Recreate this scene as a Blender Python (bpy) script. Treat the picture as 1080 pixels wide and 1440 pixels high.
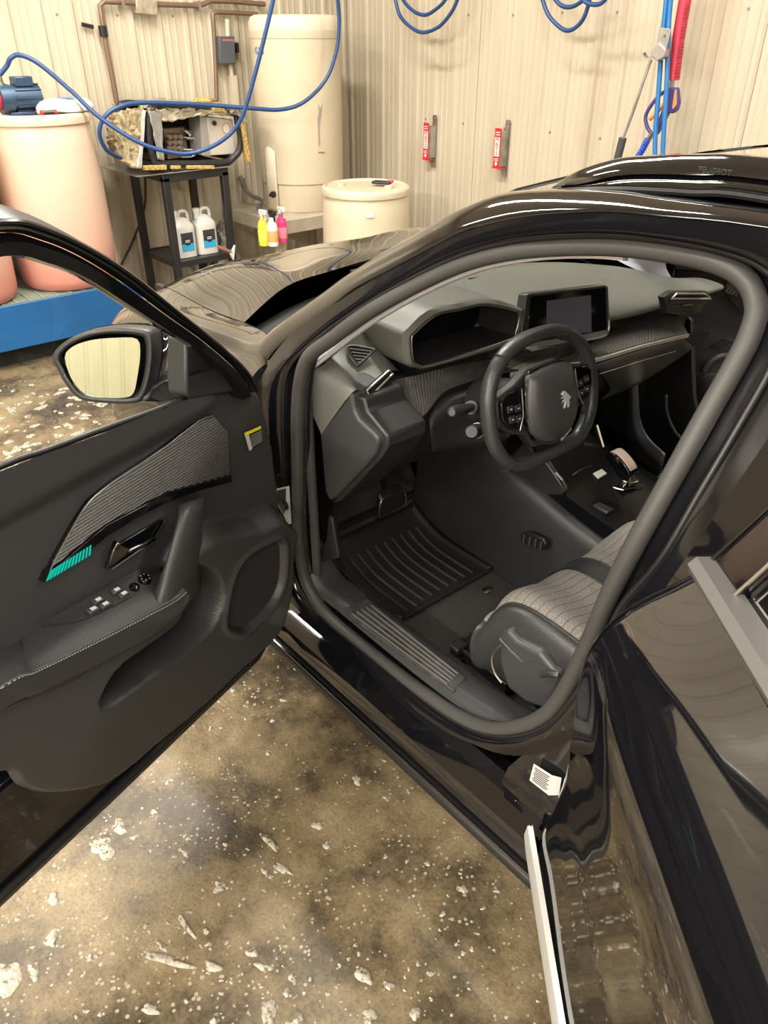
import bpy, bmesh, math, random
import numpy as np
from mathutils import Vector, Matrix
random.seed(7)
for o in list(bpy.data.objects): bpy.data.objects.remove(o)
SC = bpy.context.scene
COL = SC.collection
# ------------------------------------------------------------------ camera
F = 1080.0; PITCH = math.radians(32); HEAD = math.radians(40.3); CAM = np.array([0, 0, 1.74])
H = np.array([math.cos(HEAD), -math.sin(HEAD), 0]); RT = np.array([-math.sin(HEAD), -math.cos(HEAD), 0]); K = np.array([0, 0, 1.0])
FW = H * math.cos(PITCH) - K * math.sin(PITCH); UP = H * math.sin(PITCH) + K * math.cos(PITCH)
cd = bpy.data.cameras.new('camera'); cam = bpy.data.objects.new('camera', cd); COL.objects.link(cam)
cd.sensor_fit = 'VERTICAL'; cd.sensor_height = 36; cd.sensor_width = 27; cd.lens = 27.0; cd.clip_start = 0.02
M = Matrix((RT, UP, -FW)).transposed().to_4x4(); M.translation = Vector(CAM); cam.matrix_world = M
SC.camera = cam
# ------------------------------------------------------------------ world, exposure
w = bpy.data.worlds.new('world'); SC.world = w; w.use_nodes = True
w.node_tree.nodes['Background'].inputs[0].default_value = (1, .95, .87, 1)
w.node_tree.nodes['Background'].inputs[1].default_value = 0.15
SC.view_settings.view_transform = 'Standard'; SC.view_settings.look = 'None'; SC.view_settings.gamma = 1
SC.view_settings.use_curve_mapping = False
SC.view_settings.exposure = 0.72
LIGHT_COL = (1.0, 0.95, 0.87)
# strip lamps of the wash bay: (x, y, length along x, power)
LAMPS = [(1.6, 1.5, 2.4, 70, 'above the open driver door'), (4.1, 0.2, 1.6, 50, 'above the blue platform'), (-1.8, 0.8, 2.4, 45, 'behind the open rear door'), (3.2, -1.9, 2.6, 105, 'above the hood'), (0.2, -3.0, 2.6, 50, 'above the passenger side'), (-2.6, -2.9, 2.4, 45, 'above the tailgate'), (0.6, 4.6, 3.2, 480, 'added on the open door side to light the cabin'), (-3.0, 4.4, 2.4, 170, 'added in the far corner behind the car for fill light')]  # last two lamps are added out of view to brighten the cabin
CEIL = 3.7
for lx, ly, ll, lp, lw in LAMPS:
    ld = bpy.data.lights.new('strip_light', 'AREA'); ld.shape = 'RECTANGLE'; ld.size = ll; ld.size_y = 0.16
    ld.energy = lp; ld.color = LIGHT_COL
    lo = bpy.data.objects.new('strip_light', ld); COL.objects.link(lo); lo.location = (lx, ly, CEIL - 0.14)

# ------------------------------------------------------------------ pixel helpers (a pixel gives a direction, a plane the distance)
def V(*a): return np.array(a, float)
def ray(u, v): return FW + RT * ((u - 540) / F) + UP * ((720 - v) / F)
def oP(u, v, p0, n):
    d = ray(u, v); n = np.asarray(n, float)
    return CAM + d * (np.dot(np.asarray(p0, float) - CAM, n) / np.dot(d, n))
def oX(u, v, x): return oP(u, v, (x, 0, 0), (1, 0, 0))
def oY(u, v, y): return oP(u, v, (0, y, 0), (0, 1, 0))
def oZ(u, v, z): return oP(u, v, (0, 0, z), (0, 0, 1))
# ------------------------------------------------------------------ object helpers
def link(o, parent=None):
    COL.objects.link(o)
    if parent is not None:
        o.parent = parent; o.matrix_parent_inverse = parent.matrix_world.inverted()
    return o
def tag(o, label=None, cat=None, group=None, kind=None):
    if label: o['label'] = label
    if cat: o['category'] = cat
    if group: o['group'] = group
    if kind: o['kind'] = kind
    return o
def empty(name, loc=(0, 0, 0)):
    o = bpy.data.objects.new(name, None); o.location = loc; COL.objects.link(o)
    o.matrix_world = Matrix.Translation(loc); o.empty_display_size = .05
    return o
def obj(name, vf, mat, parent=None, smooth=True, angle=40, bevel=0, seg=2, thick=0, sub=0):
    vs, fs = vf
    me = bpy.data.meshes.new(name)
    me.from_pydata([tuple(map(float, p)) for p in vs], [], [tuple(int(i) for i in f) for f in fs])
    bm = bmesh.new(); bm.from_mesh(me); bmesh.ops.remove_doubles(bm, verts=bm.verts, dist=1e-6)
    bmesh.ops.recalc_face_normals(bm, faces=bm.faces); bm.to_mesh(me); bm.free()
    o = bpy.data.objects.new(name, me); link(o, parent)
    if mat is not None: me.materials.append(mat)
    if thick:
        m = o.modifiers.new('solid', 'SOLIDIFY'); m.thickness = thick; m.offset = 0
    if bevel:
        m = o.modifiers.new('bevel', 'BEVEL'); m.width = bevel; m.segments = seg; m.limit_method = 'ANGLE'; m.angle_limit = math.radians(35)
    if sub:
        m = o.modifiers.new('sub', 'SUBSURF'); m.levels = sub; m.render_levels = sub
    if smooth:
        me.shade_smooth()
        if angle < 180: me.set_sharp_from_angle(angle=math.radians(angle))
    return o
def join(*parts):
    vs, fs = [], []
    for v, f in parts:
        b = len(vs); vs += [tuple(p) for p in v]; fs += [tuple(i + b for i in q) for q in f]
    return vs, fs
def box(c, s, rz=0, ax=None):
    c = V(*c); hx, hy, hz = [q / 2 for q in s]
    if ax is None: ax = (V(math.cos(rz), math.sin(rz), 0), V(-math.sin(rz), math.cos(rz), 0), K)
    vs = [c + ax[0] * (hx * i) + ax[1] * (hy * j) + ax[2] * (hz * k) for i in (-1, 1) for j in (-1, 1) for k in (-1, 1)]
    return vs, [(0, 1, 3, 2), (4, 6, 7, 5), (0, 4, 5, 1), (2, 3, 7, 6), (0, 2, 6, 4), (1, 5, 7, 3)]
def bar(a, b, wd, hd, up=(0, 0, 1)):
    a, b = V(*a), V(*b); t = b - a; L = np.linalg.norm(t); t /= L
    up = V(*up); s = np.cross(t, up)
    if np.linalg.norm(s) < 1e-4: s = np.cross(t, V(1, 0, 0))
    s /= np.linalg.norm(s); u = np.cross(s, t)
    return box((a + b) / 2, (L, wd, hd), ax=(t, s, u))
def crom(pts, n, closed=False):
    P = [V(*p) for p in pts]; out = []; m = len(P)
    rng = range(m if closed else m - 1)
    for i in rng:
        if closed: p0, p1, p2, p3 = P[i - 1], P[i], P[(i + 1) % m], P[(i + 2) % m]
        else: p0, p1, p2, p3 = P[max(i - 1, 0)], P[i], P[i + 1], P[min(i + 2, m - 1)]
        for k in range(n):
            t = k / n
            out.append(.5 * (2 * p1 + (p2 - p0) * t + (2 * p0 - 5 * p1 + 4 * p2 - p3) * t * t + (3 * p1 - p0 - 3 * p2 + p3) * t ** 3))
    if not closed: out.append(P[-1])
    return out
def frames(pts, closed=False, up=None):
    P = [V(*p) for p in pts]; n = len(P); T = []
    for i in range(n):
        a = P[i - 1] if (i > 0 or closed) else P[i]; b = P[(i + 1) % n] if (i < n - 1 or closed) else P[i]
        t = b - a; T.append(t / max(np.linalg.norm(t), 1e-9))
    res = []; s = None
    for i in range(n):
        t = T[i]
        if up is not None: r = np.cross(t, V(*up))
        elif s is None:
            r = np.cross(t, K)
            if np.linalg.norm(r) < .1: r = np.cross(t, V(1, 0, 0))
        else: r = s - t * np.dot(s, t)
        r = r / max(np.linalg.norm(r), 1e-9); s = r; res.append((P[i], r, np.cross(r, t)))
    return res
def sweep(pts, prof, closed=False, up=None, cap=True, scale=None):
    fr = frames(pts, closed, up); vs = []; fs = []; m = len(prof); n = len(fr)
    for i, (p, r, u) in enumerate(fr):
        k = scale(i / (n - 1)) if scale else 1
        for a, b in prof: vs.append(p + r * a * k + u * b * k)
    for i in range(n if closed else n - 1):
        for j in range(m):
            a, b = i * m + j, i * m + (j + 1) % m; c, d = ((i + 1) % n) * m + (j + 1) % m, ((i + 1) % n) * m + j
            fs.append((a, b, c, d))
    if cap and not closed: fs += [tuple(range(m))[::-1], tuple((n - 1) * m + j for j in range(m))]
    return vs, fs
def circ(r, n=10, ry=None): return [(r * math.cos(2 * math.pi * i / n), (ry or r) * math.sin(2 * math.pi * i / n)) for i in range(n)]
def tube(pts, r, n=10, closed=False, cap=True, scale=None): return sweep(pts, circ(r, n), closed, None, cap, scale)
def hose(pts, r, n=8, k=8): return tube(crom(pts, k), r, n)
def lathe(prof, c=(0, 0, 0), n=28, ax=None):
    c = V(*c); ax = ax or (V(1, 0, 0), V(0, 1, 0), K); vs = []; fs = []; m = len(prof)
    for i in range(n):
        a = 2 * math.pi * i / n
        for r, z in prof: vs.append(c + ax[0] * (r * math.cos(a)) + ax[1] * (r * math.sin(a)) + ax[2] * z)
    for i in range(n):
        for j in range(m - 1): fs.append((i * m + j, ((i + 1) % n) * m + j, ((i + 1) % n) * m + j + 1, i * m + j + 1))
    if prof[0][0] > 1e-6: fs.append(tuple(i * m for i in range(n))[::-1])
    if prof[-1][0] > 1e-6: fs.append(tuple(i * m + m - 1 for i in range(n)))
    return vs, fs
def prism(poly, vec):
    P = [V(*p) for p in poly]; vec = V(*vec); n = len(P)
    return P + [p + vec for p in P], [tuple(range(n)), tuple(range(2 * n - 1, n - 1, -1))] + [(i, i + n, (i + 1) % n + n, (i + 1) % n) for i in range(n)]
def surf(rows, su=4, sv=4, closed_u=False):
    R1 = [crom(r, su, closed_u) if su > 1 else [V(*p) for p in r] for r in rows]
    cols = [crom([r[j] for r in R1], sv) if sv > 1 else [r[j] for r in R1] for j in range(len(R1[0]))]
    m = len(cols); n = len(cols[0]); vs = [p for c in cols for p in c]; fs = []
    for j in range(m if closed_u else m - 1):
        for i in range(n - 1): fs.append((j * n + i, ((j + 1) % m) * n + i, ((j + 1) % m) * n + i + 1, j * n + i + 1))
    return vs, fs
def mirror(vf): return [V(p[0], 2 * YC - p[1], p[2]) for p in vf[0]], [tuple(f[::-1]) for f in vf[1]]
def text(name, body, size, o0, xa, ya, mat, parent, depth=.0006, align='CENTER', stretch=1.0):
    cu = bpy.data.curves.new('t', 'FONT'); cu.body = body; cu.size = size; cu.align_x = align; cu.align_y = 'CENTER'; cu.extrude = depth; cu.resolution_u = 2
    t = bpy.data.objects.new('t', cu); COL.objects.link(t)
    bpy.context.view_layer.update()
    me = bpy.data.meshes.new_from_object(t.evaluated_get(bpy.context.evaluated_depsgraph_get()))
    bpy.data.objects.remove(t); bpy.data.curves.remove(cu)
    xa = V(*xa); xa = xa / np.linalg.norm(xa); ya = V(*ya); ya = ya - xa * (ya @ xa); ya = ya / np.linalg.norm(ya); za = np.cross(xa, ya)
    vs = [V(*o0) + xa * v.co.x * stretch + ya * v.co.y + za * v.co.z for v in me.vertices]; fs = [tuple(p.vertices) for p in me.polygons]
    bpy.data.meshes.remove(me)
    return obj(name, (vs, fs), mat, parent, smooth=False)
# ------------------------------------------------------------------ materials
MATS = {}
def mat(name, col, rough=.5, metal=0, coat=0, spec=None, bump=0, bscale=60, var=0, vscale=4, trans=0, emit=0, alpha=1, sheen=0):
    m = bpy.data.materials.new(name); m.use_nodes = True; nt = m.node_tree; b = nt.nodes['Principled BSDF']
    b.inputs['Base Color'].default_value = (*col, 1); b.inputs['Roughness'].default_value = rough; b.inputs['Metallic'].default_value = metal
    b.inputs['Coat Weight'].default_value = coat; b.inputs['Coat Roughness'].default_value = .03
    if spec is not None: b.inputs['Specular IOR Level'].default_value = spec
    if trans: b.inputs['Transmission Weight'].default_value = trans
    if alpha < 1: b.inputs['Alpha'].default_value = alpha
    if sheen: b.inputs['Sheen Weight'].default_value = sheen
    if emit: b.inputs['Emission Color'].default_value = (*col, 1); b.inputs['Emission Strength'].default_value = emit
    if var or bump:
        tc = nt.nodes.new('ShaderNodeTexCoord')
    if var:
        n = nt.nodes.new('ShaderNodeTexNoise'); n.inputs['Scale'].default_value = vscale; n.inputs['Detail'].default_value = 5
        nt.links.new(tc.outputs['Object'], n.inputs['Vector'])
        r = nt.nodes.new('ShaderNodeValToRGB'); r.color_ramp.elements[0].position = .3; r.color_ramp.elements[1].position = .7
        r.color_ramp.elements[0].color = (*[c * (1 - var) for c in col], 1); r.color_ramp.elements[1].color = (*[min(1, c * (1 + var * .6)) for c in col], 1)
        nt.links.new(n.outputs['Fac'], r.inputs['Fac']); nt.links.new(r.outputs['Color'], b.inputs['Base Color'])
    if bump:
        n2 = nt.nodes.new('ShaderNodeTexNoise'); n2.inputs['Scale'].default_value = bscale; n2.inputs['Detail'].default_value = 3
        nt.links.new(tc.outputs['Object'], n2.inputs['Vector'])
        bp = nt.nodes.new('ShaderNodeBump'); bp.inputs['Strength'].default_value = bump; bp.inputs['Distance'].default_value = .002
        nt.links.new(n2.outputs['Fac'], bp.inputs['Height']); nt.links.new(bp.outputs['Normal'], b.inputs['Normal'])
    MATS[name] = m
    return m
PAINT = mat('black_paint', (.0045, .0045, .006), .06, 0, 1.0, spec=.5)
JAMB = mat('black_jamb_paint', (.006, .006, .008), .16, 0, .4)
GLOSS = mat('piano_black', (.004, .004, .005), .08, 0, .2, spec=.4)
PLAST = mat('soft_grey_plastic', (.044, .045, .048), .35, bump=.25, bscale=700)
PLAST2 = mat('dark_plastic', (.022, .0225, .024), .40, bump=.2, bscale=700)
DASHM = mat('lit_dash_pad', (.145, .147, .132), .40, bump=.3, bscale=800)  # paler than the real pad: windscreen light put into its colour
RUB = mat('seal_rubber', (.056, .055, .053), .5, bump=.1, bscale=300)
RUBD = mat('black_rubber', (.012, .012, .013), .4)
LEATH = mat('leather', (.034, .035, .037), .30, bump=.35, bscale=350)
CARPET = mat('carpet', (.050, .048, .045), .95, bump=.9, bscale=900, var=.4, vscale=300)
CHROME = mat('chrome', (.75, .74, .72), .12, 1)
SATIN = mat('satin_metal', (.45, .44, .42), .3, 1)
BRIGHT = mat('bright_trim', (.55, .53, .50), .3, .35)
DKCHR = mat('dark_chrome', (.16, .16, .17), .22, 1)
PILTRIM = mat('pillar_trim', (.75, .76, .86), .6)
STEEL = mat('galvanised', (.45, .44, .42), .42, .9, var=.3, vscale=12)
WHITE = mat('white_label', (.60, .59, .56), .5)
INK = mat('ink', (.03, .03, .03), .6)
YEL = mat('yellow_label', (.85, .80, .02), .5)
REDM = mat('red_sign', (.62, .02, .03), .4)
TEAL = mat('teal_light', (.0, .36, .30), .3, emit=.35)
BLKMET = mat('black_metal', (.02, .02, .021), .4, .2, var=.3)
DARK = mat('dark_void', (.008, .008, .008), .8)
CREAMP = mat('cream_plastic', (.56, .485, .355), .4, var=.08, vscale=3)
def pink_mat():   # translucent drum: the pink soap inside shows through its lower half
    m = mat('pink_drum', (.80, .58, .47), .4); nt = m.node_tree; b = nt.nodes['Principled BSDF']; tc = nt.nodes.new('ShaderNodeTexCoord'); sp = nt.nodes.new('ShaderNodeSeparateXYZ'); r = nt.nodes.new('ShaderNodeValToRGB')
    nt.links.new(tc.outputs['Object'], sp.inputs[0]); nt.links.new(sp.outputs[2], r.inputs['Fac']); e = r.color_ramp.elements
    e[0].position = .40; e[0].color = (.62, .22, .18, 1); e[1].position = 1.0; e[1].color = (.62, .47, .36, 1); x = e.new(.62); x.color = (.64, .37, .29, 1)
    nt.links.new(r.outputs[0], b.inputs['Base Color']); return m
PINKP = pink_mat()
BLUEP = mat('blue_steel', (.012, .100, .29), .35, var=.15, vscale=3)
HOSEB = mat('blue_hose', (.014, .055, .175), .4)
HOSEL = mat('bright_blue_hose', (.015, .15, .40), .35)
def glass_mat(name, tint, fac=.0):
    m = bpy.data.materials.new(name); m.use_nodes = True; nt = m.node_tree; nt.nodes.clear()
    out = nt.nodes.new('ShaderNodeOutputMaterial'); tr = nt.nodes.new('ShaderNodeBsdfTransparent'); gl = nt.nodes.new('ShaderNodeBsdfGlossy')
    mx = nt.nodes.new('ShaderNodeMixShader'); fr = nt.nodes.new('ShaderNodeFresnel'); fr.inputs['IOR'].default_value = 1.45
    tr.inputs[0].default_value = (*tint, 1); gl.inputs['Roughness'].default_value = .01
    nt.links.new(fr.outputs[0], mx.inputs[0]); nt.links.new(tr.outputs[0], mx.inputs[1]); nt.links.new(gl.outputs[0], mx.inputs[2]); nt.links.new(mx.outputs[0], out.inputs[0])
    return m
CONS = mat('console_black', (.005, .005, .006), .22, 0, 0, spec=.22)
GLASS = glass_mat('window_glass', (.93, .95, .92)); TINT = glass_mat('tinted_glass', (.16, .17, .18)); BOTGL = glass_mat('clear_plastic', (.9, .9, .9))
MIRR = mat('mirror_glass', (.50, .54, .46), .02, 1)
def ribmat(name, col, axis, freq, rough=.3):
    m = mat(name, col, rough, 0, .25); nt = m.node_tree; b = nt.nodes['Principled BSDF']
    tc = nt.nodes.new('ShaderNodeTexCoord'); n = nt.nodes.new('ShaderNodeTexNoise'); n.inputs['Scale'].default_value = 300
    nt.links.new(tc.outputs['Object'], n.inputs['Vector']); bp = nt.nodes.new('ShaderNodeBump'); bp.inputs['Strength'].default_value = .2; bp.inputs['Distance'].default_value = .001
    nt.links.new(n.outputs['Fac'], bp.inputs['Height']); nt.links.new(bp.outputs['Normal'], b.inputs['Normal'])
    return m
CARBOND = ribmat('dash_ribbed_trim', (.12, .112, .104), 0, 100)
CARBON = ribmat('ribbed_trim', (.050, .047, .043), 0, 100)
# ================================================================== THE ROOM
XW, YW, XB, YL = 5.45, -4.25, -4.5, 6.6
def wallmat(name, c):
    m = mat(name, c, .42, 0, .15); nt = m.node_tree; b = nt.nodes['Principled BSDF']
    tc = nt.nodes.new('ShaderNodeTexCoord'); mp = nt.nodes.new('ShaderNodeMapping'); mp.inputs['Scale'].default_value = (2.2, 2.2, .7)
    n = nt.nodes.new('ShaderNodeTexNoise'); n.inputs['Scale'].default_value = 1.6; n.inputs['Detail'].default_value = 8
    nt.links.new(tc.outputs['Object'], mp.inputs[0]); nt.links.new(mp.outputs[0], n.inputs['Vector'])
    r = nt.nodes.new('ShaderNodeValToRGB'); e = r.color_ramp.elements; e[0].position = .25; e[0].color = (c[0] * .86, c[1] * .83, c[2] * .78, 1); e[1].position = .5; e[1].color = (*c, 1)
    nt.links.new(n.outputs['Fac'], r.inputs['Fac']); nt.links.new(r.outputs['Color'], b.inputs['Base Color'])
    return m
WALLM = wallmat('cream_cladding', (.50, .440, .335)); CEILM = mat('ceiling_panel', (.60, .57, .50), .6)
def ribprof(L, pitch=.19, d=.014):
    # trapezoid major rib plus two shallow minor ribs per pitch -> list of (along, proud)
    out = []; x = 0
    while x < L - 1e-6:
        for a, h in ((0, 0), (.012, d), (.034, d), (.046, 0), (.088, 0), (.094, .003), (.104, .003), (.110, 0), (.136, 0), (.142, .003), (.152, .003), (.158, 0)):
            if x + a * pitch / .19 < L: out.append((x + a * pitch / .19, h))
        x += pitch
    out.append((L, 0)); return out
def clad_wall(name, p0, along, normal, L, label, panel_w=.95):
    base = obj(name, box(V(*p0) + V(*along) * L / 2 - V(*normal) * .06 + K * CEIL / 2, (L, .1, CEIL), ax=(V(*along), V(*normal), K)), WALLM, None, False)
    tag(base, label, kind='structure')
    n = int(math.ceil(L / panel_w))
    for i in range(n):
        w_ = min(panel_w, L - i * panel_w); pr = ribprof(w_ - .002)
        vs = []; fs = []
        for a, h in pr:
            q = V(*p0) + V(*along) * (i * panel_w + a) + V(*normal) * (h + .001 * (i % 2))
            vs += [q, q + K * CEIL]
        for j in range(len(pr) - 1): fs.append((2 * j, 2 * j + 2, 2 * j + 3, 2 * j + 1))
        obj('cladding_panel', (vs, fs), WALLM, base, False)
    return base
wall_front = clad_wall('wall_front', (XW, YW, 0), (0, 1, 0), (-1, 0, 0), YL - YW, 'cream ribbed steel cladding wall behind the pump and pink drums')
wall_right = clad_wall('wall_right', (XB, YW, 0), (1, 0, 0), (0, 1, 0), XW - XB, 'cream ribbed steel cladding wall with the mat clips')
wall_left = clad_wall('wall_left', (XW, YL, 0), (-1, 0, 0), (0, -1, 0), XW - XB, 'cream ribbed wall of the wash bay on the open door side')
wall_back = clad_wall('wall_back', (XB, YL, 0), (0, -1, 0), (1, 0, 0), YL - YW, 'cream ribbed wall of the wash bay behind the car')
tag(obj('ceiling', box(((XW + XB) / 2, (YW + YL) / 2, CEIL + .05), (XW - XB, YL - YW, .1)), CEILM, None, False), 'pale ceiling of the wash bay', kind='structure')
# screws in rows on both walls
scr = []
SCRM = mat('screw_head', (.35, .33, .30), .4, .8)
for z in (.35, 1.2, 1.83, 2.7):
    for i in range(24):
        x = XB + .3 + i * .38
        if x < XW - .15: scr.append(lathe([(.008, 0), (.0075, .004), (0, .005)], (x, YW + .002, z + .004 * (i % 3)), 6, (V(1, 0, 0), K, V(0, 1, 0))))
    for i in range(14): scr.append(lathe([(.008, 0), (.0075, .004), (0, .005)], (XW - .002, YW + .3 + i * .38, z), 6, (V(0, 1, 0), K, V(-1, 0, 0))))
obj('screws', join(*scr), SCRM, wall_right)['kind'] = 'stuff'
# floor
def floor_mat():
    m = mat('wet_concrete', (.2, .16, .1), .35, 0, 0); nt = m.node_tree; b = nt.nodes['Principled BSDF']; L = nt.links.new
    tc = nt.nodes.new('ShaderNodeTexCoord')
    def noise(s, d=8, r=.6):
        n = nt.nodes.new('ShaderNodeTexNoise'); n.inputs['Scale'].default_value = s; n.inputs['Detail'].default_value = d; n.inputs['Roughness'].default_value = r; L(tc.outputs['Object'], n.inputs['Vector']); return n
    def ramp(src, st):
        r = nt.nodes.new('ShaderNodeValToRGB'); r.color_ramp.elements[0].position = st[0][0]; r.color_ramp.elements[0].color = (*st[0][1], 1); r.color_ramp.elements[1].position = st[-1][0]; r.color_ramp.elements[1].color = (*st[-1][1], 1)
        for p, c in st[1:-1]: e = r.color_ramp.elements.new(p); e.color = (*c, 1)
        L(src, r.inputs['Fac']); return r
    big = noise(2.6, 11, .72); c1 = ramp(big.outputs['Fac'], [(.37, (.048, .039, .028)), (.46, (.105, .081, .050)), (.53, (.195, .149, .085)), (.66, (.32, .25, .150))])
    fine = noise(120, 4, .7); c2 = ramp(fine.outputs['Fac'], [(.3, (.62, .6, .57)), (.5, (1, 1, 1)), (.75, (1.25, 1.24, 1.2))])
    mx = nt.nodes.new('ShaderNodeMix'); mx.data_type = 'RGBA'; mx.blend_type = 'MULTIPLY'; mx.inputs[0].default_value = 1
    L(c1.outputs[0], mx.inputs[6]); L(c2.outputs[0], mx.inputs[7])
    # tiny soap bubbles
    vo = nt.nodes.new('ShaderNodeTexVoronoi'); vo.inputs['Scale'].default_value = 55; L(tc.outputs['Object'], vo.inputs['Vector'])
    dens = noise(3.1, 3); dr = ramp(dens.outputs['Fac'], [(.40, (.05, .05, .05)), (.66, (.26, .26, .26))])
    lt = nt.nodes.new('ShaderNodeMath'); lt.operation = 'LESS_THAN'; L(vo.outputs['Distance'], lt.inputs[0]); L(dr.outputs[0], lt.inputs[1])
    mx2 = nt.nodes.new('ShaderNodeMix'); mx2.data_type = 'RGBA'; L(lt.outputs[0], mx2.inputs[0]); L(mx.outputs[2], mx2.inputs[6]); mx2.inputs[7].default_value = (.40, .345, .26, 1)
    L(mx2.outputs[2], b.inputs['Base Color'])
    rr = ramp(big.outputs['Fac'], [(.35, (.16, .16, .16)), (.6, (.42, .42, .42))]); L(rr.outputs[0], b.inputs['Roughness'])
    bp = nt.nodes.new('ShaderNodeBump'); bp.inputs['Strength'].default_value = .5; bp.inputs['Distance'].default_value = .003; L(fine.outputs['Fac'], bp.inputs['Height']); L(bp.outputs[0], b.inputs['Normal'])
    return m
floor = tag(obj('floor', box(((XW + XB) / 2, (YW + YL) / 2, -.05), (XW - XB, YL - YW, .1)), floor_mat(), None, False), 'wet brown concrete floor spattered with soap foam', kind='structure')
# strip lamp housings
for lx, ly, ll, lp, lw in LAMPS:
    t = empty('strip_lamp', (lx, ly, CEIL - .1)); tag(t, 'long white ceiling strip lamp ' + lw, 'lamp', 'ceiling strip lamps')
    obj('lamp_housing', box((lx, ly, CEIL - .045), (ll + .08, .2, .09)), mat('lamp_housing', (.7, .7, .68), .5), t, False)
    obj('lamp_tube', box((lx, ly, CEIL - .105), (ll, .14, .03)), mat('lamp_tube', (1, .93, .8), .5, emit=8), t, False)
# soap foam
FOAM = mat('soap_foam', (.46, .41, .33), .45, bump=1, bscale=160, var=.4, vscale=110)
nt_ = FOAM.node_tree; tc_ = nt_.nodes.new('ShaderNodeTexCoord'); vn_ = nt_.nodes.new('ShaderNodeTexNoise'); vn_.inputs['Scale'].default_value = 75; vn_.inputs['Detail'].default_value = 4
rp_ = nt_.nodes.new('ShaderNodeValToRGB'); rp_.color_ramp.elements[0].position = .34; rp_.color_ramp.elements[0].color = (.15, .15, .15, 1); rp_.color_ramp.elements[1].position = .47
nt_.links.new(tc_.outputs['Object'], vn_.inputs['Vector']); nt_.links.new(vn_.outputs['Fac'], rp_.inputs['Fac']); nt_.links.new(rp_.outputs['Color'], nt_.nodes['Principled BSDF'].inputs['Alpha'])
fb = []
def blob(c, r, el=1, ang=0):
    n = 22; ph = [random.uniform(0, 6.28) for _ in range(3)]; vs = [V(c[0], c[1], .005)]; fs = []
    for lay, (k, z) in enumerate(((.72, .0045), (1, .0006))):
        for i in range(n):
            a = 2 * math.pi * i / n; rr = r * k * (1 + .22 * math.sin(2 * a + ph[0]) + .16 * math.sin(3 * a + ph[1]) + .10 * math.sin(5 * a + ph[2]))
            x, y = rr * el * math.cos(a), rr * math.sin(a)
            vs.append(V(c[0] + x * math.cos(ang) - y * math.sin(ang), c[1] + x * math.sin(ang) + y * math.cos(ang), z * min(1, r / .012)))
    vs[0][2] *= min(1, r / .012)
    for i in range(n):
        j = (i + 1) % n; fs.append((0, 1 + i, 1 + j)); fs.append((1 + i, 1 + n + i, 1 + n + j, 1 + j))
    fb.append((vs, fs))
BIG = [(145, 1193, .026, 1.2), (168, 1163, .014, 2), (190, 1178, .008, 1), (75, 1264, .013, 1.2), (73, 1320, .014, 1.5), (8, 1375, .035, 1), (48, 1365, .013, 1.5), (127, 1347, .008, 1), (378, 1058, .009, 1), (398, 985, .006, 2), (297, 1025, .007, 1.5), (502, 1097, .012, 1.4),
       (447, 1161, .012, 1.3), (380, 1185, .010, 3), (398, 1222, .009, 3.4), (375, 1228, .008, 2), (310, 1245, .010, 1.5), (308, 1250, .012, 1), (262, 1302, .008, 4), (235, 1350, .010, 6), (228, 1330, .007, 2.4), (300, 1360, .012, 1.4), (355, 1340, .010, 1.4), (370, 1360, .007, 3),
       (411, 1376, .008, 1.2), (403, 1396, .008, 1), (378, 1425, .018, 1.4), (303, 1433, .010, 1), (212, 1420, .009, 2.5), (420, 1432, .010, 1), (512, 1372, .014, 1.6), (265, 1180, .006, 1), (290, 1310, .007, 1), (260, 1200, .006, 2), (235, 1101, .006, 1), (216, 1142, .007, 1.5),
       (650, 1250, .011, 1), (664, 1335, .006, 1), (605, 1369, .007, 1), (652, 1340, .006, 1), (547, 1386, .010, 1), (584, 1425, .012, 1), (520, 1430, .013, 1.3), (317, 1188, .006, 1), (390, 1120, .006, 1), (460, 1190, .007, 2), (205, 1302, .006, 1), (150, 1290, .006, 1)]
for u, v, r, el in BIG:
    c = oZ(u, v, 0); blob(c, r, el, random.uniform(-.4, .4) + (HEAD * -1 + 1.1 if el > 1.8 else 0))
    for q in range(4):
        blob((c[0] + random.gauss(0, .05), c[1] + random.gauss(0, .05)), random.uniform(.002, .005))
for i in range(260):
    u, v = random.uniform(0, 760), random.uniform(915, 1440)
    blob(oZ(u, v, 0), abs(random.gauss(0, .0022)) + .0014, random.uniform(1, 1.6), random.uniform(0, 3))
for i in range(150):
    u, v = random.uniform(-20, 150), random.uniform(540, 680); blob(oZ(u, v, 0), abs(random.gauss(0, .009)) + .005, random.uniform(1, 1.6), random.uniform(0, 3))
foam = tag(obj('soap_foam', join(*fb), FOAM, None, True, 180), 'white soap foam spots scattered over the wet floor', 'foam', kind='stuff')
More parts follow.
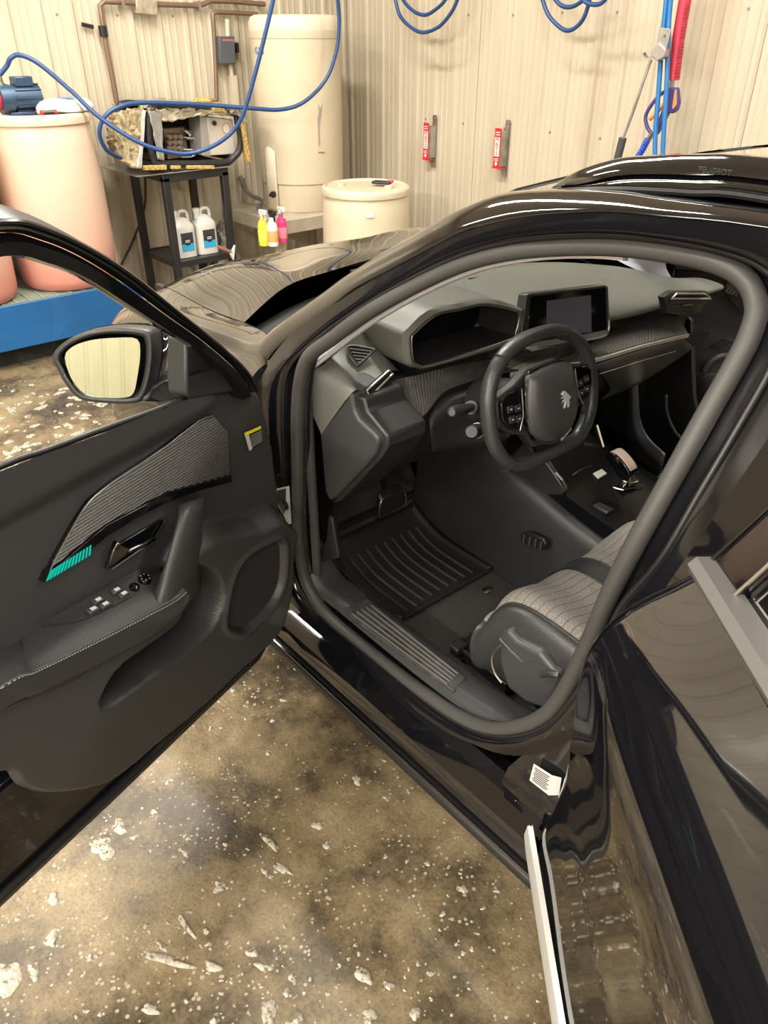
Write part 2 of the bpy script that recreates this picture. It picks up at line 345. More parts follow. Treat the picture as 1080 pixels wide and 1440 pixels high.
# ================================================================== THE CAR
YC = -1.74
car = empty('car', (1.0, YC, 0)); tag(car, 'black hatchback with its driver and rear doors standing open', 'car')
def ys(z): return float(np.interp(z, [.3, .95, 1.06, 1.107, 1.233, 1.357, 1.43, 1.6], [-.95, -.95, -.958, -.97, -1.022, -1.09, -1.13, -1.15]))
def onside(u, v, dy=0):
    y = -1.0
    for _ in range(12): p = oY(u, v, y); y = ys(p[2]) + dy
    return oY(u, v, y)
ring = []   # (seal point, outer partner)
def R_(u, v, out=None, px=None, w=None):
    s = onside(u, v)
    if px: e = oY(*px)
    elif w: e = V(*w)
    else: e = s + V(*out)
    ring.append((s, e))
for u, v in ((424, 735), (424, 690), (424, 640), (424, 585)): R_(u, v, (.13, .06, 0))
R_(428, 535, w=(1.56, -.90, 1.02)); R_(440, 500, px=(372, 515, -.92)); R_(475, 473, px=(408, 471, -.957)); R_(520, 440, px=(459, 434, -.985)); R_(580, 405, px=(540, 381, -1.02)); R_(650, 372, px=(620, 338, -1.05)); R_(720, 353, px=(690, 310, -1.065))
R_(800, 345, px=(770, 297, -1.07)); R_(880, 345, px=(860, 294, -1.07)); R_(960, 355, px=(960, 303, -1.07)); R_(1020, 370, px=(1040, 312, -1.07)); R_(1056, 393, w=(.43, -1.07, 1.522)); R_(1070, 430, w=(.335, -1.075, 1.49))
R_(1060, 470, (-.15, .035, .04)); R_(1040, 510, (-.17, .02, .02))
R_(1000, 580, (-.17, .022, 0)); R_(950, 670, (-.17, .036, 0)); R_(900, 760, (-.17, .048, 0))
for u, v in ((862, 835), (832, 905)): R_(u, v, (-.10, .045, 0))
R_(797, 972, (-.07, .05, -.02)); R_(770, 1003, (-.04, .052, -.04)); R_(733, 1019, (-.01, .052, -.045))
for u, v in ((690, 1020), (648, 1002), (600, 970), (560, 940), (500, 893)): R_(u, v, (0, .05, -.025))
R_(462, 858, (.01, .05, -.03)); R_(438, 822, (.08, .055, -.03)); R_(428, 782, (.12, .06, 0))
def rr(f, g, hop=0):  # row at fraction f of the way outward, sideways part at fraction g
    out = []
    for s, e in ring:
        p = s + (e - s) * f; p[1] = s[1] + (e[1] - s[1]) * g + hop; out.append(p)
    return out
rows = [rr(-.06, -.35), rr(0, 0), rr(.22, .05), rr(.30, .5), rr(.42, .85), rr(.75, .95), rr(1, 1)]
body = obj('door_aperture', surf(rows, 4, 2, True), JAMB, car, True, 50)
SEALC = [p for p in crom([s for s, e in ring], 5, True)]
seal = obj('door_seal', tube([p + V(0, .012, 0) for p in SEALC], .0165, 12, True), RUB, car, True, 180)
tag(seal, 'thick dull grey rubber door seal')
# thin second lip of the seal
lip = rr(.30, .3, .010)
obj('seal_lip', tube(crom(lip, 5, True), .0055, 6, True), RUBD, car, True, 180)
# sill
prof = [(-.952, .375), (-.915, .388), (-.903, .372), (-.893, .358), (-.868, .346), (-.850, .340), (-.842, .322), (-.838, .300), (-.850, .292), (-.858, .262), (-.88, .225), (-.95, .21), (-1.0, .24)]
def extr(prof, x0, x1, n=2): return surf([[V(x0 + (x1 - x0) * i / n, y, z) for y, z in prof] for i in range(n + 1)], 1, 1)
obj('sill', extr(prof, -.55, 1.60, 6), PAINT, car, True, 25)
obj('sill_strip', tube([V(-.55, -.838, .268), V(1.58, -.838, .268)], .019, 12), RUBD, car)
obj('sill_strip_bead', tube([V(-.55, -.826, .288), V(1.58, -.826, .288)], .004, 8), DKCHR, car)
# under-body so that the floor does not show through
obj('underbody', box((.75, YC, .24), (3.4, 1.62, .03)), DARK, car, False)
# A pillar and roof side skin
JW = [((375, 505, -.93), (379, 468, -1.0)), ((395, 481, -.95), (405, 450, -1.02)), ((459, 434, -.985), (455, 417, -1.055)), ((495, 406, -1.0), (490, 393, -1.078)), ((540, 381, -1.02), (540, 360, -1.11)), ((579, 360, -1.035), (575, 340, -1.128)),
      ((620, 338, -1.05), (615, 317, -1.148)), ((660, 319, -1.06), (660, 292, -1.17)), ((738, 300, -1.07), (725, 268, -1.19))]
Jl = [oY(*a) for a, b in JW] + [oY(847, 294, -1.07), oY(932, 301, -1.07), oY(1080, 317, -1.07), V(.1, -1.075, 1.52), V(-.5, -1.085, 1.49), V(-1.1, -1.11, 1.42)]
Wl = [oY(*b) for a, b in JW] + [V(.80, -1.2, 1.515), V(.68, -1.2, 1.518), V(.5, -1.2, 1.52), V(.1, -1.2, 1.52), V(-.5, -1.2, 1.50), V(-1.1, -1.22, 1.45)]
mid = []
for a, b in zip(Jl, Wl):
    m = (a + b) / 2; mid.append(m + V(.006, .016, .014))
lowr = [a + V(0, -.012, -.012) for a in Jl]
pill = surf([lowr, Jl, mid, Wl], 4, 4)
obj('roof_side', pill, PAINT, car, True, 60); obj('roof_side', mirror(pill), PAINT, car, True, 60)
Wm = [V(p[0], 2 * YC - p[1], p[2]) for p in Wl]
def across(a, b, dx, dz, n=6):
    return [V(a[0] + (b[0] - a[0]) * t + dx * 4 * t * (1 - t), a[1] + (b[1] - a[1]) * t, a[2] + (b[2] - a[2]) * t + dz * 4 * t * (1 - t)) for t in [i / n for i in range(n + 1)]]
# windscreen
wsrows = [across(Wl[i] + V(0, -.004, .004), Wm[i] + V(0, .004, .004), dx, .004) for i, dx in ((0, .22), (2, .17), (4, .12), (6, .07), (8, .04))]
ws = obj('windscreen', surf(wsrows, 2, 2), GLASS, car, True, 180)
# roof panel
rrows = [across(Wl[8], Wm[8], .04, .004)] + [across(Wl[i], Wm[i], d, .004) for i, d in ((9, .02), (10, .01), (11, 0), (12, 0), (13, 0), (14, 0))]
obj('roof', surf(rrows, 2, 3), PAINT, car, True, 180)
obj('headliner', surf([[p - K * .035 for p in r] for r in rrows], 2, 2), mat('headliner', (.05, .05, .05), .9), car, True, 180)
# roof rails
rtop = [oY(776, 263, -1.185), oY(812, 242, -1.175), oY(862, 227, -1.17), oY(905, 223, -1.17), oY(975, 221, -1.17), oY(1080, 226, -1.17), V(.1, -1.17, 1.588), V(-.4, -1.17, 1.57), V(-.75, -1.18, 1.50)]
rmid = [oY(778, 264, -1.180), oY(824, 257, -1.155), oY(862, 248, -1.15), oY(900, 245, -1.15), oY(975, 246, -1.15), oY(1080, 253, -1.15), V(.1, -1.15, 1.560), V(-.4, -1.15, 1.545), V(-.75, -1.17, 1.50)]
rlow = [oY(780, 265, -1.175), oY(820, 263, -1.14), oY(866, 262, -1.135), oY(905, 263, -1.135), oY(975, 267, -1.135), oY(1080, 276, -1.135), V(.1, -1.135, 1.53), V(-.4, -1.135, 1.515), V(-.75, -1.16, 1.50)]
tb_ = [p + V(0, -.028, -.004) for p in rtop]; ib_ = [p + V(0, -.036, -.075) for p in rtop]
rail = surf([ib_, tb_, [p + V(0, -.010, .003) for p in rtop], rtop, [a * .5 + b * .5 + V(0, .004, 0) for a, b in zip(rtop, rmid)], rmid], 5, 3)
rbase = surf([[p + V(0, -.008, -.001) for p in rmid], [p + V(0, -.004, -.004) for p in rmid], [a * .5 + b * .5 + V(0, .004, 0) for a, b in zip(rmid, rlow)], rlow, [p + V(0, -.02, -.012) for p in rlow]], 5, 2)
rdit = tube([p + V(0, .004, -.004) for p in crom(rlow, 5)], .005, 6)
for mf in (lambda q: q, mirror):
    if mf is mirror: rail, rbase, rdit = [([p - K * .04 for p in q_[0]], q_[1]) for q_ in (rail, rbase, rdit)]
    r_ = obj('roof_rail', mf(rail), PAINT, car, True, 50); obj('rail_base', mf(rbase), PAINT, r_, True, 40)
    obj('roof_ditch', mf(rdit), RUBD, r_)
text('rail_lettering', 'PEUGEOT', .012, oY(1005, 241, -1.148), (-1, 0, 0), (0, .3, 1), mat('faint_print', (.035, .035, .035), .5), car, .0005)
# hood, fenders, nose
hr = oY(352, 451, -1.08)
def hrow(x, y, z, dx, dz): return across(V(x, y, z), V(x, 2 * YC - y, z), dx, dz)
hood_rows = [hrow(hr[0], -1.06, hr[2], .22, .03), hrow(2.05, -1.06, hr[2] - .01, .14, .045), hrow(2.30, -1.065, 1.048, .14, .015), hrow(2.46, -1.11, 1.01, .20, -.03), hrow(2.54, -1.17, .95, .20, -.03)]
# pressed creases: lift the second and second to last columns
for r in hood_rows[:-1]:
    for k in (1, 5): r[k][2] += .016
obj('hood', surf(hood_rows, 5, 5), PAINT, car, True, 180)
nose_rows = [[p.copy() for p in hood_rows[-1]], [V(p[0] + .05, YC + (p[1] - YC) * 1.20, p[2] - .10) for p in hood_rows[-1]], [V(p[0] + .08, YC + (p[1] - YC) * 1.37, p[2] - .28) for p in hood_rows[-1]], [V(p[0] + .06, YC + (p[1] - YC) * 1.38, p[2] - .62) for p in hood_rows[-1]]]
obj('front_bumper', surf(nose_rows, 3, 3), PAINT, car, True, 180)
# left fender
f0 = [V(1.50, -.955, 1.075), V(1.62, -.99, 1.092), V(hr[0], -1.058, hr[2]), V(2.05, -1.058, hr[2] - .011), V(2.30, -1.063, 1.047), V(2.46, -1.108, 1.008), V(2.54, -1.168, .948)]
f1 = [V(1.535, -.905, 1.05), V(1.62, -.93, 1.055), V(1.76, -.96, 1.06), V(2.05, -.95, 1.045), V(2.30, -.965, 1.02), V(2.47, -1.0, .98), V(2.56, -1.08, .92)]
f2 = [V(1.545, -.868, .98), V(1.62, -.875, .98), V(1.76, -.885, .985), V(2.05, -.88, .975), V(2.30, -.89, .955), V(2.49, -.92, .915), V(2.585, -1.0, .86)]
f3 = [V(1.555, -.852, .80), V(1.62, -.852, .80), V(1.76, -.855, .82), V(2.05, -.85, .83), V(2.31, -.862, .80), V(2.51, -.88, .76), V(2.62, -.96, .72)]
f4 = [V(1.56, -.855, .45), V(1.62, -.855, .45), V(1.74, -.855, .62), V(2.05, -.85, .745), V(2.34, -.86, .60), V(2.51, -.875, .46), V(2.63, -.95, .42)]
fend = surf([f0, f1, f2, f3, f4], 4, 4)
obj('fender', fend, PAINT, car, True, 180); obj('fender', mirror(fend), PAINT, car, True, 180)
obj('fender_end', surf([[a, a + V(-.02, -.05, 0)] for a in (f0[0], f1[0], f2[0], f3[0], f4[0])], 1, 3), JAMB, car)
lampr = [[V(2.34, -.905, .90), V(2.49, -.93, .88), V(2.58, -1.03, .84), V(2.66, -1.2, .82)], [V(2.38, -.888, .85), V(2.51, -.915, .82), V(2.60, -1.02, .78), V(2.68, -1.2, .76)], [V(2.42, -.88, .79), V(2.52, -.90, .77), V(2.61, -1.0, .72), V(2.69, -1.2, .70)]]
obj('headlamp', surf([[p + V(.012, .012, 0) for p in r] for r in lampr], 4, 3), mat('headlamp_lens', (.45, .46, .47), .1, .3, .5), car, True, 180, thick=.006)
# cowl under the windscreen, wiper
obj('cowl', surf([across(Wl[0] + V(-.02, -.0, -.03), Wm[0] + V(-.02, 0, -.03), .26, .0), across(V(hr[0] + .03, -1.06, hr[2] - .05), V(hr[0] + .03, 2 * YC + 1.06, hr[2] - .05), .22, .0)], 2, 2), DARK, car)
obj('wiper', join(tube([V(1.93, -1.5, 1.10), V(1.80, -1.95, 1.14), V(1.70, -2.2, 1.16)], .008, 6), bar((1.90, -1.55, 1.115), (1.62, -2.3, 1.125), .012, .02)), RUBD, car)
# wheels
def wheel(x, y, sy):
    ax = (V(1, 0, 0), K, V(0, sy, 0))
    t = obj('wheel', lathe([(.20, -.10), (.30, -.10), (.33, -.085), (.345, -.05), (.345, .05), (.33, .085), (.30, .10), (.215, .10), (.205, .09)], (x, y, .345), 36, ax), RUBD, car, True, 40)
    sp = [lathe([(.205, -.02), (.215, .09), (.20, .085), (.19, .02)], (x, y, .345), 36, ax), lathe([(.05, .02), (.055, .07), (.03, .085), (0, .085)], (x, y, .345), 20, ax)]
    for i in range(5):
        a = i * 2 * math.pi / 5 + .3; d = V(math.cos(a), 0, math.sin(a)); sp.append(bar(V(x, y + sy * .06, .345) + d * .04, V(x, y + sy * .065, .345) + d * .20, .03, .045, (0, 1, 0)))
    obj('alloy_rim', join(*sp), SATIN, t, True, 40)
for x in (2.03, -.57):
    wheel(x, -.965, 1); wheel(x, 2 * YC + .965, -1)
# right hand side: one closed side wall with doors, rear quarter on the left, tail
side = [(-1.1, .35), (-.8, .72), (-.57, .76), (-.33, .72), (-.2, .35), (1.62, .33)]
rs = []
for x in np.linspace(-1.35, .47, 8):
    rs.append([V(x, 2 * YC + y, z) for y, z in ((.90, .24), (.86, .34), (.85, .6), (.855, .85), (.885, 1.02), (.93, 1.08))])
obj('passenger_side', surf(rs, 1, 3), PAINT, car, True, 60)
rq = []
for x in np.linspace(-1.35, -.46, 5): rq.append([V(x, y, z) for y, z in ((-.90, .24), (-.86, .34), (-.85, .6), (-.855, .85), (-.885, 1.02), (-.95, 1.10))])
obj('rear_quarter', surf(rq, 1, 3), PAINT, car, True, 60)
cpl = [V(-.46, -.95, 1.10), V(-.62, -1.09, 1.48), V(-1.1, -1.11, 1.42), V(-1.35, -.95, 1.10)]
cp = prism(cpl, (0, -.04, 0)); obj('rear_pillar', cp, PAINT, car, False); obj('rear_pillar', mirror(cp), PAINT, car, False)
tail = surf([across(V(-1.1, -1.22, 1.47), V(-1.1, 2 * YC + 1.22, 1.47), -.05, .05), across(V(-1.4, -1.0, 1.08), V(-1.4, 2 * YC + 1.0, 1.08), -.15, 0), across(V(-1.38, -.9, .7), V(-1.38, 2 * YC + .9, .7), -.2, 0), across(V(-1.3, -.9, .28), V(-1.3, 2 * YC + .9, .28), -.15, 0)], 2, 3)
obj('tailgate', tail, PAINT, car, True, 180)
# passenger side window and pillars
pw = [V(.40, 2 * YC + .96, 1.09), V(.40, 2 * YC + 1.125, 1.46), V(-.5, 2 * YC + 1.11, 1.44), V(-.7, 2 * YC + .97, 1.09)]
obj('passenger_window', ([p for p in pw], [tuple(range(4))]), TINT, car, False)
obj('passenger_sill', mirror(extr(prof, -.55, 1.60, 6)), PAINT, car, True, 25)
for yq in (-1.02, 2 * YC + 1.02): obj('inner_fender', box((2.03, yq - (.10 if yq > YC else -.10), .62), (.98, .02, .78)), DARK, car, False)
obj('engine_bay_floor', box((2.1, YC, .42), (.95, 1.3, .02)), DARK, car, False)
mring = [V(p[0], 2 * YC - p[1], p[2]) for p in SEALC]
obj('passenger_aperture', mirror(surf(rows, 3, 2, True)), JAMB, car, True, 50)
obj('passenger_pillar', surf([[V(.62, 2 * YC + .97, 1.06), V(.40, 2 * YC + .97, 1.06)], [V(.55, 2 * YC + 1.11, 1.44), V(.40, 2 * YC + 1.11, 1.44)]], 1, 1), PAINT, car, False)
# B pillar panel behind the seal, sill end cap below it
bp_rows = []
for z, x0, x1 in ((.26, .60, .20), (.40, .66, .2), (.55, .60, .2), (.80, .49, .2), (1.05, .42, .2), (1.25, .385, .2), (1.44, .36, .2), (1.50, .36, .2)):
    y = ys(z) + float(np.interp(z, [1.05, 1.25, 1.44], [.048, .024, .01]))
    if z < .45: y += .015
    bp_rows.append([V(x0, y, z), V((x0 + x1) / 2, y + .004, z), V(x1, y, z)])
obj('door_pillar', surf(bp_rows, 2, 3), PAINT, car, True, 180)
# labels on the pillar base and hinge pillar
def plate(name, pts, m, parent, th=.0012, nrm=(0, 1, 0)):
    n = V(*nrm); n = n / np.linalg.norm(n); return obj(name, prism([V(*p) + n * th for p in pts], -n * th), m, parent, False)
# ================================================================== DRIVER DOOR (open about 70 degrees)
D = V(-.336, .9417, 0); D /= np.linalg.norm(D); N = V(-D[1], D[0], 0); HG = V(1.43, -.81, 0)
def dpt(s, n, z): return HG + D * s + N * n + K * z
def dpx(u, v, n=0.05, k=0, zb=.95): return oP(u, v, HG + N * n + K * zb, N - K * k)
def dsz(u, v, n=.05):
    q = dpx(u, v, n) - HG; return float(q @ D), float(q[2])
FK = .36
def fpx(u, v, n=0.0): return dpx(u, v, n, FK)   # window frame leans inward towards the roof
# outer skin and lower door shell
sk = []
for z, n0 in ((.30, -.075), (.36, -.10), (.6, -.115), (.85, -.115), (.98, -.10), (1.03, -.075), (1.05, -.05)):
    sk.append([dpt(s, n0 + (.0 if 0 < i < 5 else .012), z) for i, s in enumerate((-.03 + .03 * (z < .5), .02, .3, .6, .9, 1.13))])
ddoor = obj('driver_door', surf(sk, 2, 3), PAINT, car, True, 180); tag(ddoor, 'driver door standing open with grey trim panel')
# shell inner metal: bottom flange and front edge
shell = join(prism([dpt(.0, 0, .32), dpt(.06, 0, .285), dpt(.6, 0, .285), dpt(1.12, 0, .30), dpt(1.14, 0, .56), dpt(.75, 0, .56), dpt(.6, 0, .47), dpt(.02, 0, .44)], -N * .085), prism([dpt(.02, -.045, .44), dpt(1.13, -.045, .5), dpt(1.13, -.045, 1.08), dpt(.5, -.045, 1.06), dpt(.05, -.045, 1.03)], -N * .05), prism([dpt(-.01, .01, .40), dpt(.03, .01, .40), dpt(.06, .01, 1.06), dpt(.02, .01, 1.06)], -N * .11))
obj('door_shell', shell, JAMB, ddoor, True, 30, bevel=.008, seg=2)
obj('door_bottom_seal', tube([dpt(.0, .004, .50), dpt(.03, .006, .36), dpt(.12, .006, .325), dpt(.6, .006, .325), dpt(1.1, .006, .335)], .011, 10), RUBD, ddoor)
# window frame : outer and inner edge loops
fo = [fpx(*p) for p in ((362, 548), (345, 520), (300, 478), (240, 430), (180, 382), (120, 345), (60, 318), (0, 308))]
fi = [fpx(*p) for p in ((330, 560), (318, 530), (285, 500), (225, 464), (170, 429), (110, 391), (60, 372), (0, 361))]
q1 = fo[-1] - HG; q2 = fi[-1] - HG
for s, zo, zi in ((.78, 1.558, 1.513), (.95, 1.55, 1.503), (1.10, 1.52, 1.46)):
    fo.append(dpt(s, (zo - .95) * FK, zo)); fi.append(dpt(s, (zi - .95) * FK, zi))
fo.append(dpt(1.19, (1.40 - .95) * FK, 1.40)); fi.append(dpt(1.14, (1.38 - .95) * FK, 1.38))
fo.append(dpt(1.15, .08, 1.17)); fi.append(dpt(1.09, .08, 1.17))
nf = (N - K * FK); nf /= np.linalg.norm(nf)
fm = [(a * .45 + b * .55) for a, b in zip(fo, fi)]
obj('window_frame', surf([[p - nf * .045 for p in fo], [p - nf * .002 for p in fo], [p * .8 + q * .2 + nf * .006 for p, q in zip(fo, fi)], [p * .62 + q * .38 - nf * .003 for p, q in zip(fo, fi)]], 4, 1), RUBD, ddoor, True, 35)
obj('window_trim', surf([[p * .60 + q * .40 - nf * .004 for p, q in zip(fo, fi)], [p * .52 + q * .48 + nf * .012 for p, q in zip(fo, fi)], [p * .15 + q * .85 + nf * .012 for p, q in zip(fo, fi)], [q - nf * .001 for q in fi], [q - nf * .035 for q in fi]], 4, 1), GLOSS, ddoor, True, 35)
obj('frame_highlight_strip', tube([p * .97 + q * .03 + nf * .004 for p, q in zip(crom(fo, 4), crom(fi, 4))], .0035, 6), DKCHR, ddoor)
# glass
gl = [p - nf * .02 for p in fi] + [dpt(1.09, .03, 1.12), dpt(.5, .0, 1.09), dpt(.10, -.005, 1.04)]
obj('window_glass', (gl, [tuple(range(len(gl)))]), GLASS, ddoor, False)
# mirror corner triangle
tri = [dpx(262, 478, .06), dpx(276, 474, .06), dpx(300, 492, .06), dpx(349, 538, .06), dpx(350, 547, .06), dpx(268, 562, .06), dpx(262, 556, .06)]
obj('mirror_corner_cover', prism(tri, -N * .05), PLAST2, ddoor, True, 30, bevel=.006, seg=3)
# ---- trim panel as a relief
def sdf(P, poly):
    poly = np.asarray(poly); n = len(poly); d = np.full(len(P), 1e9); ins = np.zeros(len(P), bool); near = np.zeros_like(P)
    for i in range(n):
        a, b = poly[i], poly[(i + 1) % n]; e = b - a; wv = P - a; t = np.clip((wv @ e) / max(e @ e, 1e-12), 0, 1); c = a + t[:, None] * e; dd = np.linalg.norm(P - c, axis=1)
        m = dd < d; d[m] = dd[m]; near[m] = c[m]
        cnd = ((a[1] > P[:, 1]) != (b[1] > P[:, 1]))
        with np.errstate(divide='ignore', invalid='ignore'): xi = a[0] + (P[:, 1] - a[1]) * (b[0] - a[0]) / (b[1] - a[1])
        ins ^= cnd & (P[:, 0] < xi)
    return np.where(ins, -d, d), near
def smooth2(poly, k=4): return np.array([p[:2] for p in crom([(a, b, 0) for a, b in poly], k, True)])
def sstep(x): x = np.clip(x, 0, 1); return x * x * (3 - 2 * x)
out_px = [((0, 655), .04), ((130, 608), .04), ((262, 560), .05), ((352, 545), .03), ((366, 575), .02), ((379, 630), .02), ((387, 700), .02), ((399, 735), .04), ((410, 775), .08), ((412, 825), .09), ((404, 862), .09), ((385, 893), .08), ((330, 945), .08), ((270, 1000), .08), ((215, 1045), .08), ((170, 1083), .08), ((130, 1105), .08), ((70, 1118), .09), ((28, 1106), .09), ((0, 1088), .09)]
outl = [dsz(u, v, n) for (u, v), n in out_px]
outl += [(1.0, .74), (1.10, .80), (1.12, 1.0), (1.12, 1.18), (.9, 1.182)]
outl = smooth2(outl, 3)
low = smooth2([dsz(u, v, .10) for u, v in ((420, 740), (372, 742), (318, 752), (285, 772), (268, 800), (262, 850), (200, 892), (120, 940), (0, 995))] + [(1.2, .86), (1.2, .3), (-.1, .3)], 3)
pock = smooth2([dsz(u, v, .10) for u, v in ((150, 992), (160, 962), (180, 938), (225, 905), (262, 872), (264, 830), (267, 808), (285, 802), (303, 812), (313, 832), (310, 858), (298, 882), (272, 908), (235, 935), (190, 968))], 3)
spk = smooth2([dsz(u, v, .10) for u, v in ((323, 880), (325, 850), (334, 812), (350, 786), (372, 772), (397, 764), (401, 785), (398, 822), (385, 850), (362, 875), (345, 888))], 3)
NS, NZ = 240, 180
gs = np.linspace(-.07, 1.14, NS); gz = np.linspace(.38, 1.20, NZ); P = np.array([(a, b) for a in gs for b in gz])
d_out, near = sdf(P, outl); cell = .0058
hgt = np.full(len(P), .035)
# rounded belt at the top
hgt += .022 * sstep((P[:, 1] - 1.06) / .05) * sstep((P[:, 0] - .1) / .1)
d, _ = sdf(P, low); hgt += .062 * sstep(.5 - d / .036)
d, _ = sdf(P, pock); hgt = hgt * (1 - sstep(.5 - d / .026)) - .03 * sstep(.5 - d / .026)
d, _ = sdf(P, spk); hgt -= .016 * sstep(.5 - d / .010); hgt += .007 * sstep(1 - np.abs(d - .010) / .012)
hgt -= .02 * sstep(1 + d_out / .010) * (1 - sstep((P[:, 1] - 1.06) / .03))
idx = -np.ones(len(P), int); vs = []; fs = []
for i, p in enumerate(P):
    if d_out[i] < cell:
        q = p if d_out[i] <= 0 else near[i]
        idx[i] = len(vs); vs.append(dpt(q[0], hgt[i], q[1]))
for a in range(NS - 1):
    for b in range(NZ - 1):
        f = [idx[a * NZ + b], idx[(a + 1) * NZ + b], idx[(a + 1) * NZ + b + 1], idx[a * NZ + b + 1]]
        ok = [x for x in f if x >= 0]
        if len(ok) >= 3: fs.append(tuple(ok))
trim = obj('door_trim', (vs, fs), PLAST, ddoor, True, 180)
tag(trim, 'dark grey moulded trim panel with map pocket')
obj('belt_seal', tube(crom([dpt(1.12, .046, 1.178), dpt(.9, .046, 1.181)] + [dpx(u, v, .046) for u, v in ((0, 656), (60, 635), (130, 609), (200, 584), (262, 561))], 4), .006, 8), RUBD, ddoor, True, 180)
def dprism(pxs, n, th, m, name, bev=.003, k=0):
    P_ = [dpx(u, v, n) for u, v in pxs]
    if k: P_ = crom(P_, k, True)
    return obj(name, prism(P_, -N * th), m, ddoor, True, 30, bevel=bev)
# ribbed decor insert: ribs as geometry
ins_px = [(300, 584), (322, 608), (325, 672), (236, 692), (150, 738), (68, 812), (76, 788), (106, 735), (126, 705), (160, 677), (225, 634), (280, 592)]
insp = np.array([dsz(u, v, .05) for u, v in ins_px])
dir_r = np.array(dsz(310, 640, .05)) - np.array(dsz(230, 640 + 38, .05))
def ribbed(poly, rib_dir, pitch, to3, name, parent, m, depth=.0022):
    # clip strips of a polygon: each rib is a roofed strip
    poly = np.asarray(poly); r = rib_dir / np.linalg.norm(rib_dir); c = np.array([-r[1], r[0]]); lo, hi = (poly @ c).min(), (poly @ c).max(); vs = []; fs = []
    def span(t):
        xs = []
        for i in range(len(poly)):
            a, b = poly[i], poly[(i + 1) % len(poly)]; ta, tb = a @ c, b @ c
            if (ta > t) != (tb > t): q = a + (b - a) * (t - ta) / (tb - ta); xs.append(q @ r)
        return (min(xs), max(xs)) if len(xs) >= 2 else None
    t = lo + 1e-4; prev = None; j = 0
    while t < hi:
        sp_ = span(t)
        if sp_:
            h = (0, depth)[j % 2]
            cur = [r * sp_[0] + c * t, r * sp_[1] + c * t]
            b0 = len(vs); vs += [to3(cur[0], h), to3(cur[1], h)]
            if prev is not None: fs.append((prev, b0, b0 + 1, prev + 1))
            prev = b0
        t += pitch / 2; j += 1
    return obj(name, (vs, fs), m, parent, True, 15)
backp = dprism(ins_px, .046, .012, GLOSS, 'insert_backing', .0015)
ribbed(insp, np.array(dsz(300, 600, .05)) - np.array(dsz(210, 655, .05)), .0062, lambda q, h: dpt(q[0], .0465 + h, q[1]), 'ribbed_insert', ddoor, CARBON)
# thin chrome-less edge and gloss strip with ambient light bars
def lerp2(a, b, t): return (a[0] + (b[0] - a[0]) * t, a[1] + (b[1] - a[1]) * t)
up_e = [(326, 668), (236, 693), (190, 718), (150, 739), (110, 772), (70, 806)]; lo_e = [(326, 678), (280, 690), (236, 706), (190, 730), (150, 755), (110, 789), (64, 820)]
obj('gloss_strip', prism([dpx(u, v, .054) for u, v in up_e] + [dpx(u, v, .054) for u, v in reversed(lo_e)], -N * .02), GLOSS, ddoor, True, 30, bevel=.001)
for i in range(13):
    t0 = i / 13
    a = lerp2((69, 803), (129, 765), t0); b = lerp2((65, 818), (130, 779), t0); wpx = 3.4 - 1.2 * t0
    q = [dpx(a[0] + 2, a[1], .0555), dpx(a[0] + 2 + wpx, a[1] - wpx * .6, .0555), dpx(b[0] + wpx, b[1] - wpx * .6, .0555), dpx(b[0], b[1], .0555)]
    obj('ambient_light_bar', prism(q, -N * .001), TEAL, ddoor, False)
obj('insert_edge_line', tube(crom([dpx(u, v, .05) for u, v in ((66, 816), (77, 788), (106, 735), (126, 705), (160, 677), (225, 634), (280, 592), (300, 585))], 3), .0013, 6), SATIN, ddoor)
# release handle in its recess
dprism([(150, 800), (156, 780), (166, 766), (228, 730), (232, 737), (216, 760), (160, 798)], .041, .01, GLOSS, 'handle_recess', .002)
hl = crom([dpx(155, 797, .05), dpx(160, 782, .058), dpx(168, 765, .062), dpx(176, 772, .066), dpx(184, 773, .066), dpx(215, 757, .062)], 4)
obj('door_release', join(tube([dpx(180, 775, .064), dpx(200, 767, .066), dpx(217, 757, .06)], .0055, 8), prism([dpx(153, 797, .052), dpx(159, 777, .06), dpx(166, 761, .06), dpx(172, 768, .068), dpx(186, 772, .068), dpx(172, 785, .06)], -N * .012)), DKCHR, ddoor, True, 60, bevel=.002)
obj('recess_edge', tube([dpx(232, 732, .046), dpx(216, 760, .046), dpx(158, 800, .046)], .0012, 6), SATIN, ddoor)
# armrest
ao = [dpx(u, v, .125) for u, v in ((0, 968), (50, 945), (100, 921), (150, 896), (200, 870), (245, 846), (262, 832))]
ai = [dpx(u, v, .035) for u, v in ((0, 912), (30, 897), (65, 873), (110, 848), (150, 826), (190, 805), (220, 800))]
al = [dpx(u, v, .115) for u, v in ((0, 1000), (50, 978), (100, 955), (150, 930), (200, 903), (245, 872), (264, 846))]
def ext(L_, e): return [e] + L_
ao = ext(ao, dpt(1.10, .12, .90)); ai = ext(ai, dpt(1.10, .035, 1.0)); al = ext(al, dpt(1.10, .11, .85))
am = [a * .55 + b * .45 + K * .006 for a, b in zip(ao, ai)]
low2 = [p - N * .07 - K * .02 for p in al]
arm = obj('armrest', surf([ai, am, [a + (b - a) * .08 + K * .003 for a, b in zip(ao, ai)], ao, [a * .5 + b * .5 + N * .006 for a, b in zip(ao, al)], al, low2], 4, 3), LEATH, ddoor, True, 180)
tag(arm, 'padded leather armrest with a stitched edge')
st = []
cl = crom(ao, 26)
for i in range(0, len(cl) - 2, 2): st.append(bar(cl[i] + N * .0012, cl[i + 1] + N * .0012, .0016, .0016))
obj('stitching', join(*st), mat('thread', (.30, .29, .28), .8), ddoor, False)['kind'] = 'stuff'
